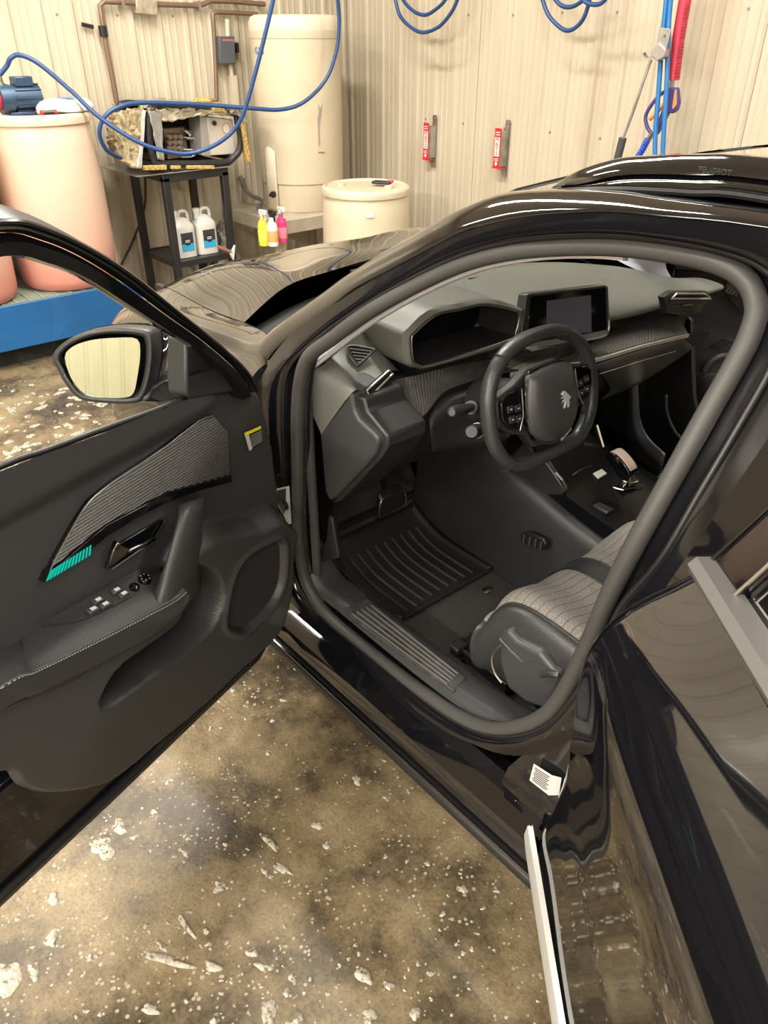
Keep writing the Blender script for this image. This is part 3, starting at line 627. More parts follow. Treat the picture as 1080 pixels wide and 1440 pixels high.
# switch plate on the armrest and its switches
def sw_n(u, v):
    yi = np.interp(u, [0, 30, 65, 110, 150, 190, 220], [912, 897, 873, 848, 826, 805, 800]); yo = np.interp(u, [0, 50, 100, 150, 200, 245, 262], [968, 945, 921, 896, 870, 846, 832])
    return dpx(u, v, .035 + .09 * float(np.clip((v - yi) / max(yo - yi, 1), 0, 1)))
sup = [(63, 881), (90, 865), (114, 852), (150, 831), (185, 811), (207, 803), (215, 811)]; slo = [(63, 884), (95, 881), (119, 876), (150, 862), (181, 846), (205, 833), (218, 825)]
obj('switch_plate', surf([[sw_n(*p) + K * .002 for p in sup], [sw_n(*p) + K * .009 for p in sup], [sw_n(*p) + K * .009 for p in slo], [sw_n(*p) + K * .002 for p in slo]], 3, 1), PLAST2, ddoor, True, 40)
SWX = (dpx(180, 800, .07) - dpx(120, 830, .07)); SWX /= np.linalg.norm(SWX); SWY = N * .96 - K * .28; SWY = SWY - SWX * (SWY @ SWX); SWY /= np.linalg.norm(SWY); SWZ = np.cross(SWX, SWY); SWZ = SWZ if SWZ[2] > 0 else -SWZ
for u, v in ((130, 864), (137, 851), (147, 857), (163, 837), (173, 842)):
    c = sw_n(u, v) + SWZ * .010
    b_ = obj('window_switch', box(c, (.024, .013, .010), ax=(SWX, SWY, SWZ)), PLAST, ddoor, True, 40, bevel=.002)
    obj('switch_mark', box(c + SWZ * .0054, (.011, .007, .0008), ax=(SWX, SWY, SWZ)), WHITE, b_, False)
kb = sw_n(202, 821) + SWZ * .010
knob = obj('mirror_knob', lathe([(.0125, -.004), (.0125, .004), (.010, .007), (0, .007)], kb, 20, (SWX, SWY, SWZ)), GLOSS, ddoor, True, 40)
for i in range(6):
    a = i * 1.047; obj('knob_mark', box(kb + SWX * .0085 * math.cos(a) + SWY * .0085 * math.sin(a) + SWZ * .0076, (.002, .002, .0004), ax=(SWX, SWY, SWZ)), WHITE, knob, False)
obj('mirror_selector', lathe([(.010, -.004), (.010, .002), (.006, .005), (0, .005)], sw_n(188, 830.5) + SWZ * .010, 16, (SWX, SWY, SWZ)), GLOSS, ddoor, True, 40)
# grab handle
gh = [[dpx(248, 712, .05), dpx(264, 706, .075), dpx(285, 700, .06), dpx(280, 704, .03)], [dpx(251, 722, .085), dpx(262, 722, .10), dpx(285, 716, .085), dpx(282, 716, .03)], [dpx(242, 760, .10), dpx(254, 762, .112), dpx(280, 752, .10), dpx(284, 750, .03)],
      [dpx(230, 800, .10), dpx(243, 806, .115), dpx(276, 796, .10), dpx(284, 780, .03)], [dpx(217, 832, .09), dpx(230, 840, .118), dpx(264, 832, .105), dpx(284, 812, .03)], [dpx(214, 842, .08), dpx(226, 852, .118), dpx(263, 846, .105), dpx(280, 832, .03)]]
obj('grab_handle', surf(gh, 3, 4), PLAST, ddoor, True, 180, thick=.003)
# speaker grille: perforated mesh of fine wavy wires over a dark plate
spl = [(a, b) for a, b in spk]
cen = np.mean(spk, axis=0); gp = cen + (spk - cen) * .955
obj('speaker_backing', prism([dpt(a, .0835, b) for a, b in gp], -N * .004), DARK, ddoor, False)
ribbed(gp, np.array([1.0, -.18]), .0058, lambda q, h: dpt(q[0], .085 + h, q[1]), 'speaker_grille', ddoor, PLAST2, .0026)
# caution label
lp = [(344, 609), (367, 599), (369, 618), (352, 635)]
cl_ = dprism(lp, .041, .003, PLAST2, 'caution_label', 0)
for nm, q, m in (('label_header', [(344, 609), (367, 599), (367, 603), (345, 613)], YEL), ('label_strip', [(345, 613), (350, 611), (355, 631), (351, 634)], WHITE)):
    obj(nm, prism([dpx(u, v, .0425) for u, v in q], -N * .001), m, ddoor, False)
for i in range(6):
    a = (352.5 + i * .4, 613 + i * 3); b = (368 + i * .1, 605.5 + i * 2.6); obj('label_line', prism([dpx(*a, .0422), dpx(*b, .0422), dpx(b[0], b[1] + 1, .0422), dpx(a[0], a[1] + 1, .0422)], -N * .0006), mat('grey_print', (.35, .35, .34), .6), ddoor, False)
# hinge-side of the door: check strap and loom
obj('check_strap', join(bar(dpt(-.02, -.03, .76), V(1.50, -.93, .76), .012, .03), lathe([(.012, 0), (.012, .012), (0, .014)], V(1.46, -.905, .70), 10, (V(1, 0, 0), K, V(0, 1, 0)))), BLKMET, ddoor)
for z in (.50, .84): obj('door_hinge', box(V(1.53, -.885, z), (.06, .03, .05)), JAMB, ddoor, True, 30, bevel=.006)
# door mirror (its glass faces back along the car's side)
MN = V(-.66, .75, .16); MN /= np.linalg.norm(MN); MC = dpx(145, 515, -.15)
def mloop(pxs, n, k=3): return crom([oP(u, v, MC + MN * n, MN) for u, v in pxs], k, True)
mo = [(74, 500), (92, 480), (125, 466), (165, 461), (203, 464), (214, 472), (216, 500), (212, 530), (204, 556), (190, 567), (150, 567), (112, 561), (92, 540), (80, 518)]
mc = (150, 515)
def mscale(k): return [(mc[0] + (u - mc[0]) * k, mc[1] + (v - mc[1]) * k) for u, v in mo]
def mback(loop, d, k):
    c = np.mean(loop, axis=0); return [c + (p - c) * k - MN * d for p in loop]
L0 = mloop(mscale(1.0), 0)
mrows = [mloop(mscale(.84), -.008), mloop(mscale(.88), .004), mloop(mscale(.94), .006), L0, mback(L0, .03, 1.02), mback(L0, .07, .97), mback(L0, .11, .8), mback(L0, .135, .45), mback(L0, .14, .03)]
mh = obj('door_mirror', surf(mrows, 1, 2, True), PLAST2, ddoor, True, 180)
obj('mirror_cap', surf([mback(L0, .04, 1.03), mback(L0, .072, .99), mback(L0, .113, .82), mback(L0, .139, .46), mback(L0, .144, .03)], 1, 2, True), PAINT, ddoor, True, 180)
gp_ = mloop([(91, 503), (103, 487), (130, 478), (165, 475), (193, 477), (197, 500), (193, 530), (188, 552), (176, 559), (145, 559), (117, 555), (102, 536)], -.001)
obj('mirror_face', prism(gp_, -MN * .004), MIRR, ddoor, False)
obj('mirror_arm', prism([dpx(214, 545, -.06), dpx(232, 538, -.06), dpx(264, 530, -.03), dpx(266, 562, -.03), dpx(225, 566, -.06), dpx(205, 566, -.06)], -N * .07), PLAST2, ddoor, True, 30, bevel=.01, seg=3)
# ================================================================== REAR DOOR (open about 41 degrees)
ra = math.radians(41.5)
DR = V(-math.cos(ra), math.sin(ra), 0); NR = V(math.sin(ra), math.cos(ra), 0); BR = V(.543, -.856, 0)
ZN = [.29, .33, .40, .50, .60, .75, .85, .90, .95, 1.0, 1.04, 1.08, 1.12, 1.5]; NN = [-.012, -.002, -.006, -.016, -.020, -.012, -.004, -.001, -.004, -.020, -.047, -.083, -.124, -.26]
_zg = np.arange(0, 1.8, .005); _kw = np.hanning(15); _kw /= _kw.sum()
def _smo(zs, ns): return np.convolve(np.interp(_zg, zs, ns), _kw, 'same')
_rt = _smo(ZN, NN)
def rn(z): return float(np.interp(z, _zg, _rt))
def rpt(s, n, z): return BR + DR * s + NR * n + K * z
def rpx(u, v, dn=0):
    n = -.05
    for _ in range(25):
        p = oP(u, v, BR + NR * n, NR); n = .5 * n + .5 * (rn(p[2]) + dn)
    return p
LE = [(.30, .0), (.40, .012), (.52, .035), (.65, .055), (.80, .072), (.95, .088), (1.05, .10), (1.125, .125)]
_st = _smo([a for a, b in LE], [b for a, b in LE])
def s0(z): return float(np.interp(z, _zg, _st))
zz = list(np.linspace(.295, 1.12, 34))
rows_ = []
for z in zz:
    r = [rpt(s0(z) + .02, rn(z) - .055, z), rpt(s0(z) - .004, rn(z) - .030, z), rpt(s0(z), rn(z) - .010, z), rpt(s0(z) + .018, rn(z), z)]
    for s in (.12, .3, .5, .75, .98): r.append(rpt(max(s, s0(z) + .05), rn(z) + (.004 if .12 < s < .9 else 0), z + .02 * s * (z > .9)))
    rows_.append(r)
rdoor = obj('rear_door', surf(rows_, 4, 1), PAINT, car, True, 60); tag(rdoor, 'glossy black rear door swung part open')
obj('rear_door_inner', prism([rpt(.05, -.12, .30), rpt(1.0, -.12, .32), rpt(1.0, -.15, 1.12), rpt(.12, -.15, 1.10)], -NR * .03), PLAST2, rdoor, False)
obj('door_bottom', surf([[rpt(s, -.012, .295) for s in (.02, .5, .98)], [rpt(s, -.12, .30) for s in (.02, .5, .98)]], 1, 1), JAMB, rdoor, False)
# satin strip on the lower cladding
strip = surf([[rpt(s, n, z + .015 * s) for s in (-.012, .3, .6, .98)] for n, z in ((.004, .318), (.013, .322), (.016, .352), (.012, .380), (.002, .384))], 1, 1)
tag(obj('silver_cladding_strip', strip, mat('satin_strip', (.55, .54, .52), .4, .3), rdoor, True, 40), 'pale satin silver strip along the bottom of the door')
obj('strip_end', tube([rpt(-.012, .004, .318), rpt(-.012, .014, .35), rpt(-.012, .004, .384)], .003, 6), RUBD, rdoor)
# belt moulding, frame post, glass
zb = lambda s: 1.125 + .05 * s
obj('belt_moulding', surf([[rpt(s, -.150, zb(s) - .004) for s in (.12, .4, .7, 1.0)], [rpt(s, -.152, zb(s) + .010) for s in (.12, .4, .7, 1.0)], [rpt(s, -.122, zb(s) + .010) for s in (.12, .4, .7, 1.0)], [rpt(s, -.112, zb(s) - .002) for s in (.12, .4, .7, 1.0)], [rpt(s, -.116, zb(s) - .014) for s in (.12, .4, .7, 1.0)]], 1, 1), mat('belt_satin', (.11, .105, .10), .4, .1), rdoor, True, 30)
def fp(s, z, dn=0): return rpt(s, -.135 - (z - 1.12) * .42 + dn, z)
post = [fp(.125, 1.13), fp(.165, 1.30), fp(.215, 1.45), fp(.26, 1.50), fp(.33, 1.52), fp(.33, 1.47), fp(.275, 1.42), fp(.235, 1.30), fp(.205, 1.135)]
obj('frame_post', prism(post, -NR * .03), GLOSS, rdoor, True, 30, bevel=.003)
obj('frame_top', prism([fp(.30, 1.52), fp(.6, 1.53), fp(.95, 1.50), fp(.93, 1.46), fp(.6, 1.485), fp(.30, 1.475)], -NR * .03), GLOSS, rdoor, True, 30, bevel=.003)
obj('post_edge', tube([fp(.205, 1.135, .004), fp(.235, 1.30, .004), fp(.275, 1.42, .004)], .003, 6), SATIN, rdoor)
obj('post_front_edge', tube([fp(.123, 1.13, .002), fp(.163, 1.30, .002), fp(.213, 1.45, .002), fp(.258, 1.502, .002)], .0035, 6), DKCHR, rdoor)
obj('rear_window', ([fp(.205, 1.12, -.012), fp(.235, 1.30, -.012), fp(.28, 1.43, -.012), fp(.33, 1.48, -.012), fp(.6, 1.49, -.012), fp(.94, 1.46, -.012), fp(1.0, 1.15, -.012)], [tuple(range(7))]), TINT, rdoor, False)
obj('handle', tube(crom([rpt(.74, -.01, .93), rpt(.78, .03, .935), rpt(.90, .03, .94), rpt(.94, -.01, .945)], 4), .011, 8), PAINT, rdoor)
# hinges between pillar and rear door
for z in (.55, .92): obj('rear_hinge', bar((.40, -.91, z), rpt(.10, rn(z) - .06, z), .05, .05), JAMB, rdoor, True, 30, bevel=.006)
# tyre label folded round the pillar base
lab = [oP(u, v, (0, ys(.5) + .065, 0), (0, 1, 0)) for u, v in ((751, 1074), (776, 1090), (772, 1118), (745, 1097))]
tl = plate('tyre_label', lab, WHITE, car, .001)
for i in range(8):
    t = .12 + i * .1; a = lab[0] + (lab[3] - lab[0]) * t; b = lab[1] + (lab[2] - lab[1]) * t
    p0, p1 = a + (b - a) * (.1 + .03 * (i % 3)), a + (b - a) * (.92 - .08 * (i % 2)); obj('printed_line', prism([p0 + V(0, .0014, 0), p1 + V(0, .0014, 0), p1 + V(0, .0014, -.0026), p0 + V(0, .0014, -.0026)], (0, -.0006, 0)), INK, tl, False)
obj('label_tail', prism([V(*lab[1]) + V(0, .001, 0), V(*lab[1]) + V(-.018, -.006, .004), V(*lab[2]) + V(-.018, -.006, .012), V(*lab[2]) + V(0, .001, 0)], (0, -.001, 0)), WHITE, tl, False)
# paint label on the hinge pillar
l2 = [oP(u, v, (1.50, -.90, 0), (-.45, .9, 0)) for u, v in ((387, 687), (407, 683), (410, 736), (405, 737), (400, 724), (392, 712))]
pl2 = plate('paint_label', l2, WHITE, car, .003, (-.45, .9, 0))
i2 = [oP(u, v, (1.50, -.90, 0), (-.45, .9, 0)) for u, v in ((391, 689), (403, 686), (403, 700), (400, 722), (396, 715), (390, 700))]
plate('label_print', [p + V(-.45, .9, 0) * .0032 for p in i2], mat('dark_print', (.05, .05, .05), .5), pl2, .0008, (-.45, .9, 0))
# ================================================================== INTERIOR
def mk(name, vf, m, parent=None, **k): return obj(name, vf, m, parent or car, **k)
# ---- dashboard top pad
L = lambda *a: [V(*p) for p in a]
padF = L((1.60, -1.02, 1.06), (1.68, -1.2, 1.07), (1.76, -1.45, 1.075), (1.80, -1.74, 1.075), (1.76, -2.03, 1.07), (1.70, -2.25, 1.055), (1.60, -2.44, 1.03))
pad1 = L((1.56, -1.03, 1.075), (1.58, -1.2, 1.10), (1.60, -1.45, 1.115), (1.62, -1.74, 1.11), (1.60, -2.03, 1.095), (1.56, -2.25, 1.07), (1.50, -2.44, 1.035))
pad2 = L((1.48, -1.05, 1.085), (1.53, -1.2, 1.11), (1.53, -1.45, 1.12), (1.46, -1.74, 1.115), (1.44, -2.03, 1.09), (1.42, -2.25, 1.06), (1.38, -2.46, 1.03))
pad3 = L((1.44, -1.07, 1.085), (1.48, -1.2, 1.10), (1.47, -1.45, 1.10), (1.34, -1.74, 1.09), (1.32, -2.0, 1.055), (1.30, -2.24, 1.055), (1.28, -2.46, 1.05))
pad4 = L((1.44, -1.08, 1.07), (1.47, -1.2, 1.08), (1.46, -1.45, 1.075), (1.30, -1.74, 1.06), (1.275, -2.0, 1.022), (1.232, -2.24, 1.03), (1.198, -2.46, 1.042))
pad5 = [p + V(.012, 0, -.022) for p in pad4]; pad6 = [p + V(.08, 0, -.04) for p in pad4]
dash = mk('dashboard', surf([padF, pad1, pad2, pad3, pad4, pad5, pad6], 4, 4), DASHM, smooth=True, angle=180); tag(dash, 'grey soft dashboard with binnacle, screen and vents')
def dk(name, vf, m, **k): return obj(name, vf, m, dash, **k)
dk('windscreen_slot', prism([oX(661, 391, 1.60), oX(800, 374, 1.66), oX(800, 376, 1.66), oX(661, 394, 1.60)], (.01, 0, -.004)), DARK, smooth=False)
# ---- ribbed ribbon across the dash
rt_px = [(519, 577, 1.325), (550, 538, 1.35), (590, 527, 1.36), (640, 514, 1.36), (690, 506, 1.35), (760, 500, 1.34), (815, 489, 1.33), (857, 463, 1.325), (905, 450, 1.31), (948, 437, 1.30)]
rb_px = [(544, 614, 1.28), (572, 601, 1.29), (597, 583, 1.30), (622, 553, 1.31), (652, 540, 1.30), (690, 529, 1.28), (750, 517, 1.25), (830, 504, 1.215), (900, 484, 1.20), (966, 468, 1.19)]
rtp = [oX(*p) for p in rt_px]; rbp = [oX(*p) for p in rb_px]
A_, B_ = crom(rtp, 8), crom(rbp, 8)
dk('fascia_ribbon', surf([A_, B_], 1, 1), CARBOND, smooth=True, angle=180)
vs, fs = [], []
def ribs(i0, i1, n, nrm_h=.0035):
    AA, BB = A_[i0:i1 + 1], B_[i0:i1 + 1]; base = len(vs); m = 2 * n + 1
    for j in range(m):
        t = j / (m - 1) * (len(AA) - 1); k = min(int(t), len(AA) - 2); f = t - k
        a = AA[k] * (1 - f) + AA[k + 1] * f; b = BB[k] * (1 - f) + BB[k + 1] * f; h = V(-.8, .2, .5) * ((j % 2) * nrm_h + .0004); vs.extend([a + h, b + h])
        if j: fs.append((base + 2 * j - 2, base + 2 * j, base + 2 * j + 1, base + 2 * j - 1))
ribs(12, 40, 34, .005); ribs(48, 72, 46, .006)
dk('fascia_ribs', (vs, fs), CARBOND, smooth=True, angle=10)['kind'] = 'stuff'
dk('chrome_line', sweep([p + V(-.004, 0, -.006) for p in B_[44:]], [(-.004, -.007), (.004, -.007), (.005, .004), (-.003, .005)], up=(0, 0, 1)), BRIGHT, smooth=True, angle=30)
dk('ribbon_end', tube([rtp[0] + V(-.002, 0, 0), rbp[0] + V(-.002, 0, 0), oX(530, 611, 1.26)], .0016, 6), SATIN)
# upper dark fascia between ribbon and pad
up_row = L((1.34, -1.09, 1.0), (1.42, -1.14, 1.04), (1.43, -1.22, 1.06), (1.42, -1.36, 1.06), (1.41, -1.45, 1.06), (1.39, -1.60, 1.055), (1.38, -1.80, 1.05), (1.37, -2.0, 1.02), (1.36, -2.2, 1.0), (1.34, -2.44, .985))
dk('upper_fascia', surf([up_row, rtp], 4, 2), PLAST2, smooth=True, angle=180)
# lower dash: knee panel and glovebox
kn1 = [oX(532, 624, 1.27), oX(575, 612, 1.30), oX(605, 592, 1.31), oX(630, 562, 1.32), oX(655, 548, 1.31), oX(695, 538, 1.30), V(1.265, -1.66, .93), V(1.235, -1.93, .915), V(1.215, -2.2, .90), V(1.20, -2.45, .885)]
kn2 = [oX(495, 690, 1.34), oX(540, 668, 1.36), oX(578, 650, 1.38), oX(612, 640, 1.39), oX(640, 630, 1.39), V(1.37, -1.50, .74), V(1.32, -1.66, .74), V(1.28, -1.93, .78), V(1.26, -2.2, .79), V(1.25, -2.44, .82)]
kn3 = [p + V(.12, 0, -.05) for p in kn2]
dk('knee_panel', surf([rbp, kn1, kn2, kn3], 4, 3), PLAST2, smooth=True, angle=60)
gb = [oX(835, 513, 1.20), oX(905, 491, 1.19), oX(960, 477, 1.185)]
dk('glovebox_lid', surf([[p + V(-.004, 0, 0) for p in gb], [V(1.245, -1.98, .80), V(1.235, -2.2, .80), V(1.225, -2.40, .84)], [V(1.27, -1.98, .755), V(1.265, -2.2, .76), V(1.25, -2.38, .81)]], 4, 3), PLAST, smooth=True, angle=180, thick=.004)
dk('glovebox_seam', tube([oX(843, 526, 1.19), oX(900, 508, 1.185), oX(950, 494, 1.18)], .0012, 6), SATIN)
# ---- left pod with side demister and vent
pod = surf([[V(1.50, -.985, 1.06), V(1.46, -.985, .98), V(1.40, -.985, .9)], [oY(443, 519, -.99), oY(470, 536, -.985), oY(495, 552, -.985)], [oX(480, 491, 1.42), oX(498, 515, 1.37), oX(512, 550, 1.29)], [oX(513, 468, 1.42), oX(533, 495, 1.38), oX(551, 521, 1.325)], [oX(528, 478, 1.45), oX(548, 502, 1.42), oX(566, 528, 1.37)]], 4, 4)
dk('vent_pod', pod, DASHM, smooth=True, angle=180)
c1, c2, c3 = oX(480, 491, 1.42), oX(513, 468, 1.42), oX(522, 545, 1.305)
pn = np.cross(c2 - c1, c3 - c1); pn /= np.linalg.norm(pn); pn = pn if pn[2] > 0 else -pn
def pp(u, v, d=.004): return oP(u, v, c1 + pn * d, pn)
dv = [(488, 497), (493, 486), (526, 491), (525, 494), (505, 513), (501, 513)]
dk('demister_frame', tube(crom([pp(u, v, .008) for u, v in dv], 3, True), .0028, 8, True), PLAST)
dk('demister_cavity', prism([pp(u, v, .007) for u, v in dv], -pn * .001), DARK, smooth=False)
for i in range(5):
    t = (i + .5) / 5; a = lerp2((491, 488), (503, 512), t); b = lerp2((524, 492), (506, 512), t); dk('demister_slat', bar(pp(*a, .0085), pp(*b, .0085), .003, .002, pn), PLAST, smooth=False)
vx = 1.262
vent = [(516, 549), (547, 521), (553, 525), (520, 558)]
dk('vent_frame', tube([oX(u, v, vx + .02 * (u - 516) / 37) for u, v in vent] , .0022, 6, True), BRIGHT)
dk('vent_cavity', prism([oX(u, v, vx + .004 + .02 * (u - 516) / 37) for u, v in ((516, 549), (547, 521), (551, 530), (550, 548), (522, 580), (518, 575))], (.01, 0, 0)), DARK, smooth=False)
for k in range(4):
    dk('vent_slat', bar(oX(519 + k, 560 + k * 5.5, vx + .002), oX(548 + k, 533 + k * 5.5, vx + .022), .004, .003), PLAST2, smooth=False)
dk('vent_tab', tube([oX(523, 566, vx - .004), oX(529, 562, vx - .006), oX(536, 554, vx)], .0018, 6), BRIGHT)
# ---- end cap facing the door
cap = [(444, 522), (494, 553), (497, 578), (504, 590), (529, 612), (532, 623), (526, 640), (474, 697), (463, 706), (456, 690), (449, 610)]
ec = dk('dash_end_cap', prism([oY(u, v, -.985) for u, v in cap], (0, -.10, 0)), PLAST, smooth=True, angle=30, bevel=.012, seg=3)
dk('end_cap_lip', prism([oY(u, v, -1.0) for u, v in ((494, 553), (512, 560), (516, 578), (545, 613), (545, 628), (535, 645), (478, 706), (464, 708), (526, 640), (532, 623), (529, 612), (504, 590), (497, 578))], (0, -.12, 0)), PLAST2, smooth=True, angle=30, bevel=.006)
for u in (564, 572): dk('panel_symbol', lathe([(.0035, 0), (.0045, .0008), (.003, .001)], oX(u - 7, 623 - (u - 564) * .3, 1.268), 10, (V(0, 1, 0), K, V(-1, 0, 0))), WHITE)
# ---- instrument binnacle
bo = [(565, 474), (575, 460), (601, 437), (640, 427), (686, 420), (728, 431), (736, 442), (730, 472), (718, 484), (610, 516), (584, 517), (570, 510)]
bi = [(578, 476), (584, 467), (613, 443), (645, 436), (680, 429), (722, 437), (729, 444), (724, 467), (713, 478), (607, 511), (586, 511), (580, 506)]
def bX(pxs, x, k=.0): return [oX(u, v, x) for u, v in pxs]
ob, ib = bX(bo, 1.285), bX(bi, 1.28); cen = np.mean(ob, axis=0)
backo = [V(1.44, p[1], p[2] + .004) for p in ob]; inner = [cen + V(.115, 0, 0) + (p - cen) * V(1, .92, .90) for p in ib]; inner = [V(1.40, p[1], p[2]) for p in inner]
bn = dk('instrument_binnacle', surf([backo, [p + V(.02, 0, 0) for p in ob], ob, [a * .4 + b * .6 + V(-.006, 0, 0) for a, b in zip(ob, ib)], ib], 3, 1, True), DASHM, smooth=True, angle=45)
dk('binnacle_lining', surf([ib, [p + V(.004, 0, 0) for p in ib], [p * .5 + q * .5 for p, q in zip(ib, inner)], inner], 3, 1, True), DARK, smooth=True, angle=45)
dk('binnacle_edge', tube(crom([p + V(-.003, 0, 0) for p in ib], 3, True), .0016, 6, True), SATIN)
dk('instrument_display', prism([p + V(-.002, 0, 0) for p in inner], (.004, 0, 0)), mat('dark_display', (.006, .006, .008), .35, spec=.2), smooth=False)
# ---- centre screen
sn = V(-1, .12, .22); sn /= np.linalg.norm(sn); sp0 = V(1.245, -1.74, 1.07)
def sx(u, v, d=0): return oP(u, v, sp0 + sn * d, sn)
dk('screen_housing', prism([sx(u, v) for u, v in ((741, 414), (745, 412), (850, 400), (854, 403), (857, 455), (853, 473), (808, 482), (736, 494), (731, 490), (734, 462))], -sn * .035), PLAST2, smooth=True, angle=30, bevel=.004, seg=3)
dk('screen_glass', prism([sx(u, v, .003) for u, v in ((747, 417), (852, 404), (853, 464), (800, 474), (740, 482))], -sn * .003), GLOSS, smooth=True, angle=30, bevel=.0008)
dk('screen_display', prism([sx(u, v, .0036) for u, v in ((769, 423), (831, 415), (832, 467), (768, 472))], -sn * .0005), mat('lcd_grey', (.06, .062, .075), .25, emit=.10), smooth=False)
dk('screen_trim', tube([sx(u, v, .004) for u, v in ((742, 414), (850, 401), (854, 404), (856, 450))], .0022, 6), SATIN)
dk('screen_lower_trim', tube(crom([sx(u, v, .002) for u, v in ((856, 450), (856, 462), (851, 472), (830, 477), (806, 481))], 3), .0035, 6), SATIN)
dk('screen_lower_panel', prism([sx(u, v, .001) for u, v in ((853, 464), (855, 470), (806, 480), (740, 492), (740, 482), (800, 474))], -sn * .003), DASHM, smooth=False)
# ---- passenger vent
pv = [(933, 418), (946, 410), (995, 410), (1000, 417), (985, 440), (968, 445), (938, 441)]
dk('vent_housing', prism([oX(u, v, 1.185) for u, v in pv], (.022, 0, 0)), PLAST2, smooth=True, angle=30, bevel=.004)
dk('vent_frame', tube([oX(u, v, 1.180) for u, v in ((944, 420), (951, 413), (991, 413), (999, 420))], .003, 6, True), BRIGHT)
dk('vent_cavity', prism([oX(u, v, 1.183) for u, v in ((947, 419), (952, 415), (990, 415), (995, 419))], (.003, 0, 0)), DARK, smooth=False)
for k in range(4): dk('vent_slat', bar(oX(941 + k, 425 + k * 5, 1.182), oX(993 - k * 6, 424 + k * 5, 1.182), .003, .0035), PLAST, smooth=False)
dk('vent_tab', bar(oX(960, 429, 1.178), oX(973, 428, 1.178), .003, .003), SATIN, smooth=False)
# ---- column shroud, stalks, stop button
shr = surf([[oX(600, 590, 1.28), oX(628, 556, 1.30), oX(680, 545, 1.28), oX(712, 552, 1.24), oX(712, 600, 1.22)], [oX(604, 600, 1.23), oX(634, 566, 1.24), oX(685, 556, 1.22), oX(718, 565, 1.18), oX(718, 610, 1.17)], [oX(608, 634, 1.24), oX(645, 634, 1.23), oX(680, 628, 1.20), oX(706, 622, 1.18), oX(715, 615, 1.17)]], 4, 4)
mk('column_shroud', shr, PLAST2, smooth=True, angle=180, thick=.003)
st1 = oX(637, 580, 1.06); st0 = oX(662, 573, 1.17)
ind = mk('indicator_stalk', tube([st0, st0 * .7 + st1 * .3, st0 * .35 + st1 * .65, st1, st1 + (st1 - st0) * .05], .0135, 12, scale=lambda t: (.75, .9, 1.05, 1.0, .55)[int(round(t * 4))]), PLAST2, smooth=True, angle=50)
obj('stalk_collar', tube([st0 + (st0 - st1) * .5, st0], .017, 12), PLAST, ind)
st3 = oX(664, 607, 1.08); st2 = oX(682, 603, 1.17)
wip = mk('audio_stalk', tube([st2, st3 * .6 + st2 * .4, st3, st3 + (st3 - st2) * .05], .017, 12, scale=lambda t: (.8, 1, 1.05, .8)[int(round(t * 3))]), PLAST2, smooth=True, angle=50)
obj('stalk_ring', tube([st2 * .5 + st3 * .5, st2 * .35 + st3 * .65], .019, 12), DKCHR, wip)
# ---- steering wheel
WC = V(1.03, -1.36, 1.01); wt = .256; E1 = V(0, -1, 0); E2 = V(math.sin(wt), 0, math.cos(wt)); WN = V(-math.cos(wt), 0, math.sin(wt))
def wp(a, b, n=0): return WC + E1 * a + E2 * b + WN * n
def rimp(t, A=.183, B=.152, e=2.35):
    c, s = math.cos(t), math.sin(t); k = (abs(c) ** e + abs(s) ** e) ** (-1 / e); y = B * s * k
    if y < -.128: y = -.128 + (y + .128) * .30
    return wp(A * c * k, y, .0)
rim = [rimp(2 * math.pi * i / 72) for i in range(72)]
sw = mk('steering_wheel', sweep(rim, circ(.0165, 12, .0195), True, up=tuple(WN)), LEATH, smooth=True, angle=180); tag(sw, 'small flat-bottomed leather steering wheel')
def sk_(name, vf, m, **k): return obj(name, vf, m, sw, **k)
for i in (12, 26, 45, 66):   # seams
    p, q = rim[i], rim[(i + 1) % 72]; t_ = (q - p) / np.linalg.norm(q - p); sk_('rim_seam', tube([p - t_ * .0008, p + t_ * .0008], .0195, 14), RUBD)
# wide thumb rests: spokes
def wpoly(ps, n, th): return prism([wp(a, b, n) for a, b in ps], -WN * th)
sk_('spoke_plate', wpoly([(-.165, .045), (-.10, .062), (-.05, .085), (.05, .085), (.10, .062), (.165, .045), (.168, -.02), (.13, -.045), (.085, -.06), (.06, -.098), (.0, -.108), (-.06, -.098), (-.085, -.06), (-.13, -.045), (-.168, -.02)], .012, .03), PLAST2, smooth=True, angle=30, bevel=.006, seg=3)
sk_('column_boss', tube([wp(0, -.01, -.02), wp(0, -.02, -.20)], .06, 20), PLAST2, smooth=True, angle=50)
pad = [(-.055, .078), (.055, .078), (.078, .05), (.086, -.02), (.062, -.075), (.0, -.098), (-.062, -.075), (-.086, -.02), (-.078, .05)]
sk_('airbag_bezel', wpoly([(a * 1.05, b * 1.05) for a, b in pad], .026, .02), GLOSS, smooth=True, angle=30, bevel=.003)
inn = [wp(a, b, .030) for a, b in pad]; top = [wp(a * .74, b * .70 + .002, .050) for a, b in pad]; ctr = [wp(a * .02, b * .02, .055) for a, b in pad]
sk_('airbag_cover', surf([[wp(a, b, .018) for a, b in pad], inn, [wp(a * .95, b * .95, .037) for a, b in pad], top, ctr], 3, 2, True), mat('airbag_cover', (.042, .042, .045), .36, bump=.2, bscale=600), smooth=True, angle=180)
sk_('cover_edge', tube(crom([wp(a * 1.03, b * 1.03, .029) for a, b in pad[3:8]], 3), .0013, 6), SATIN)
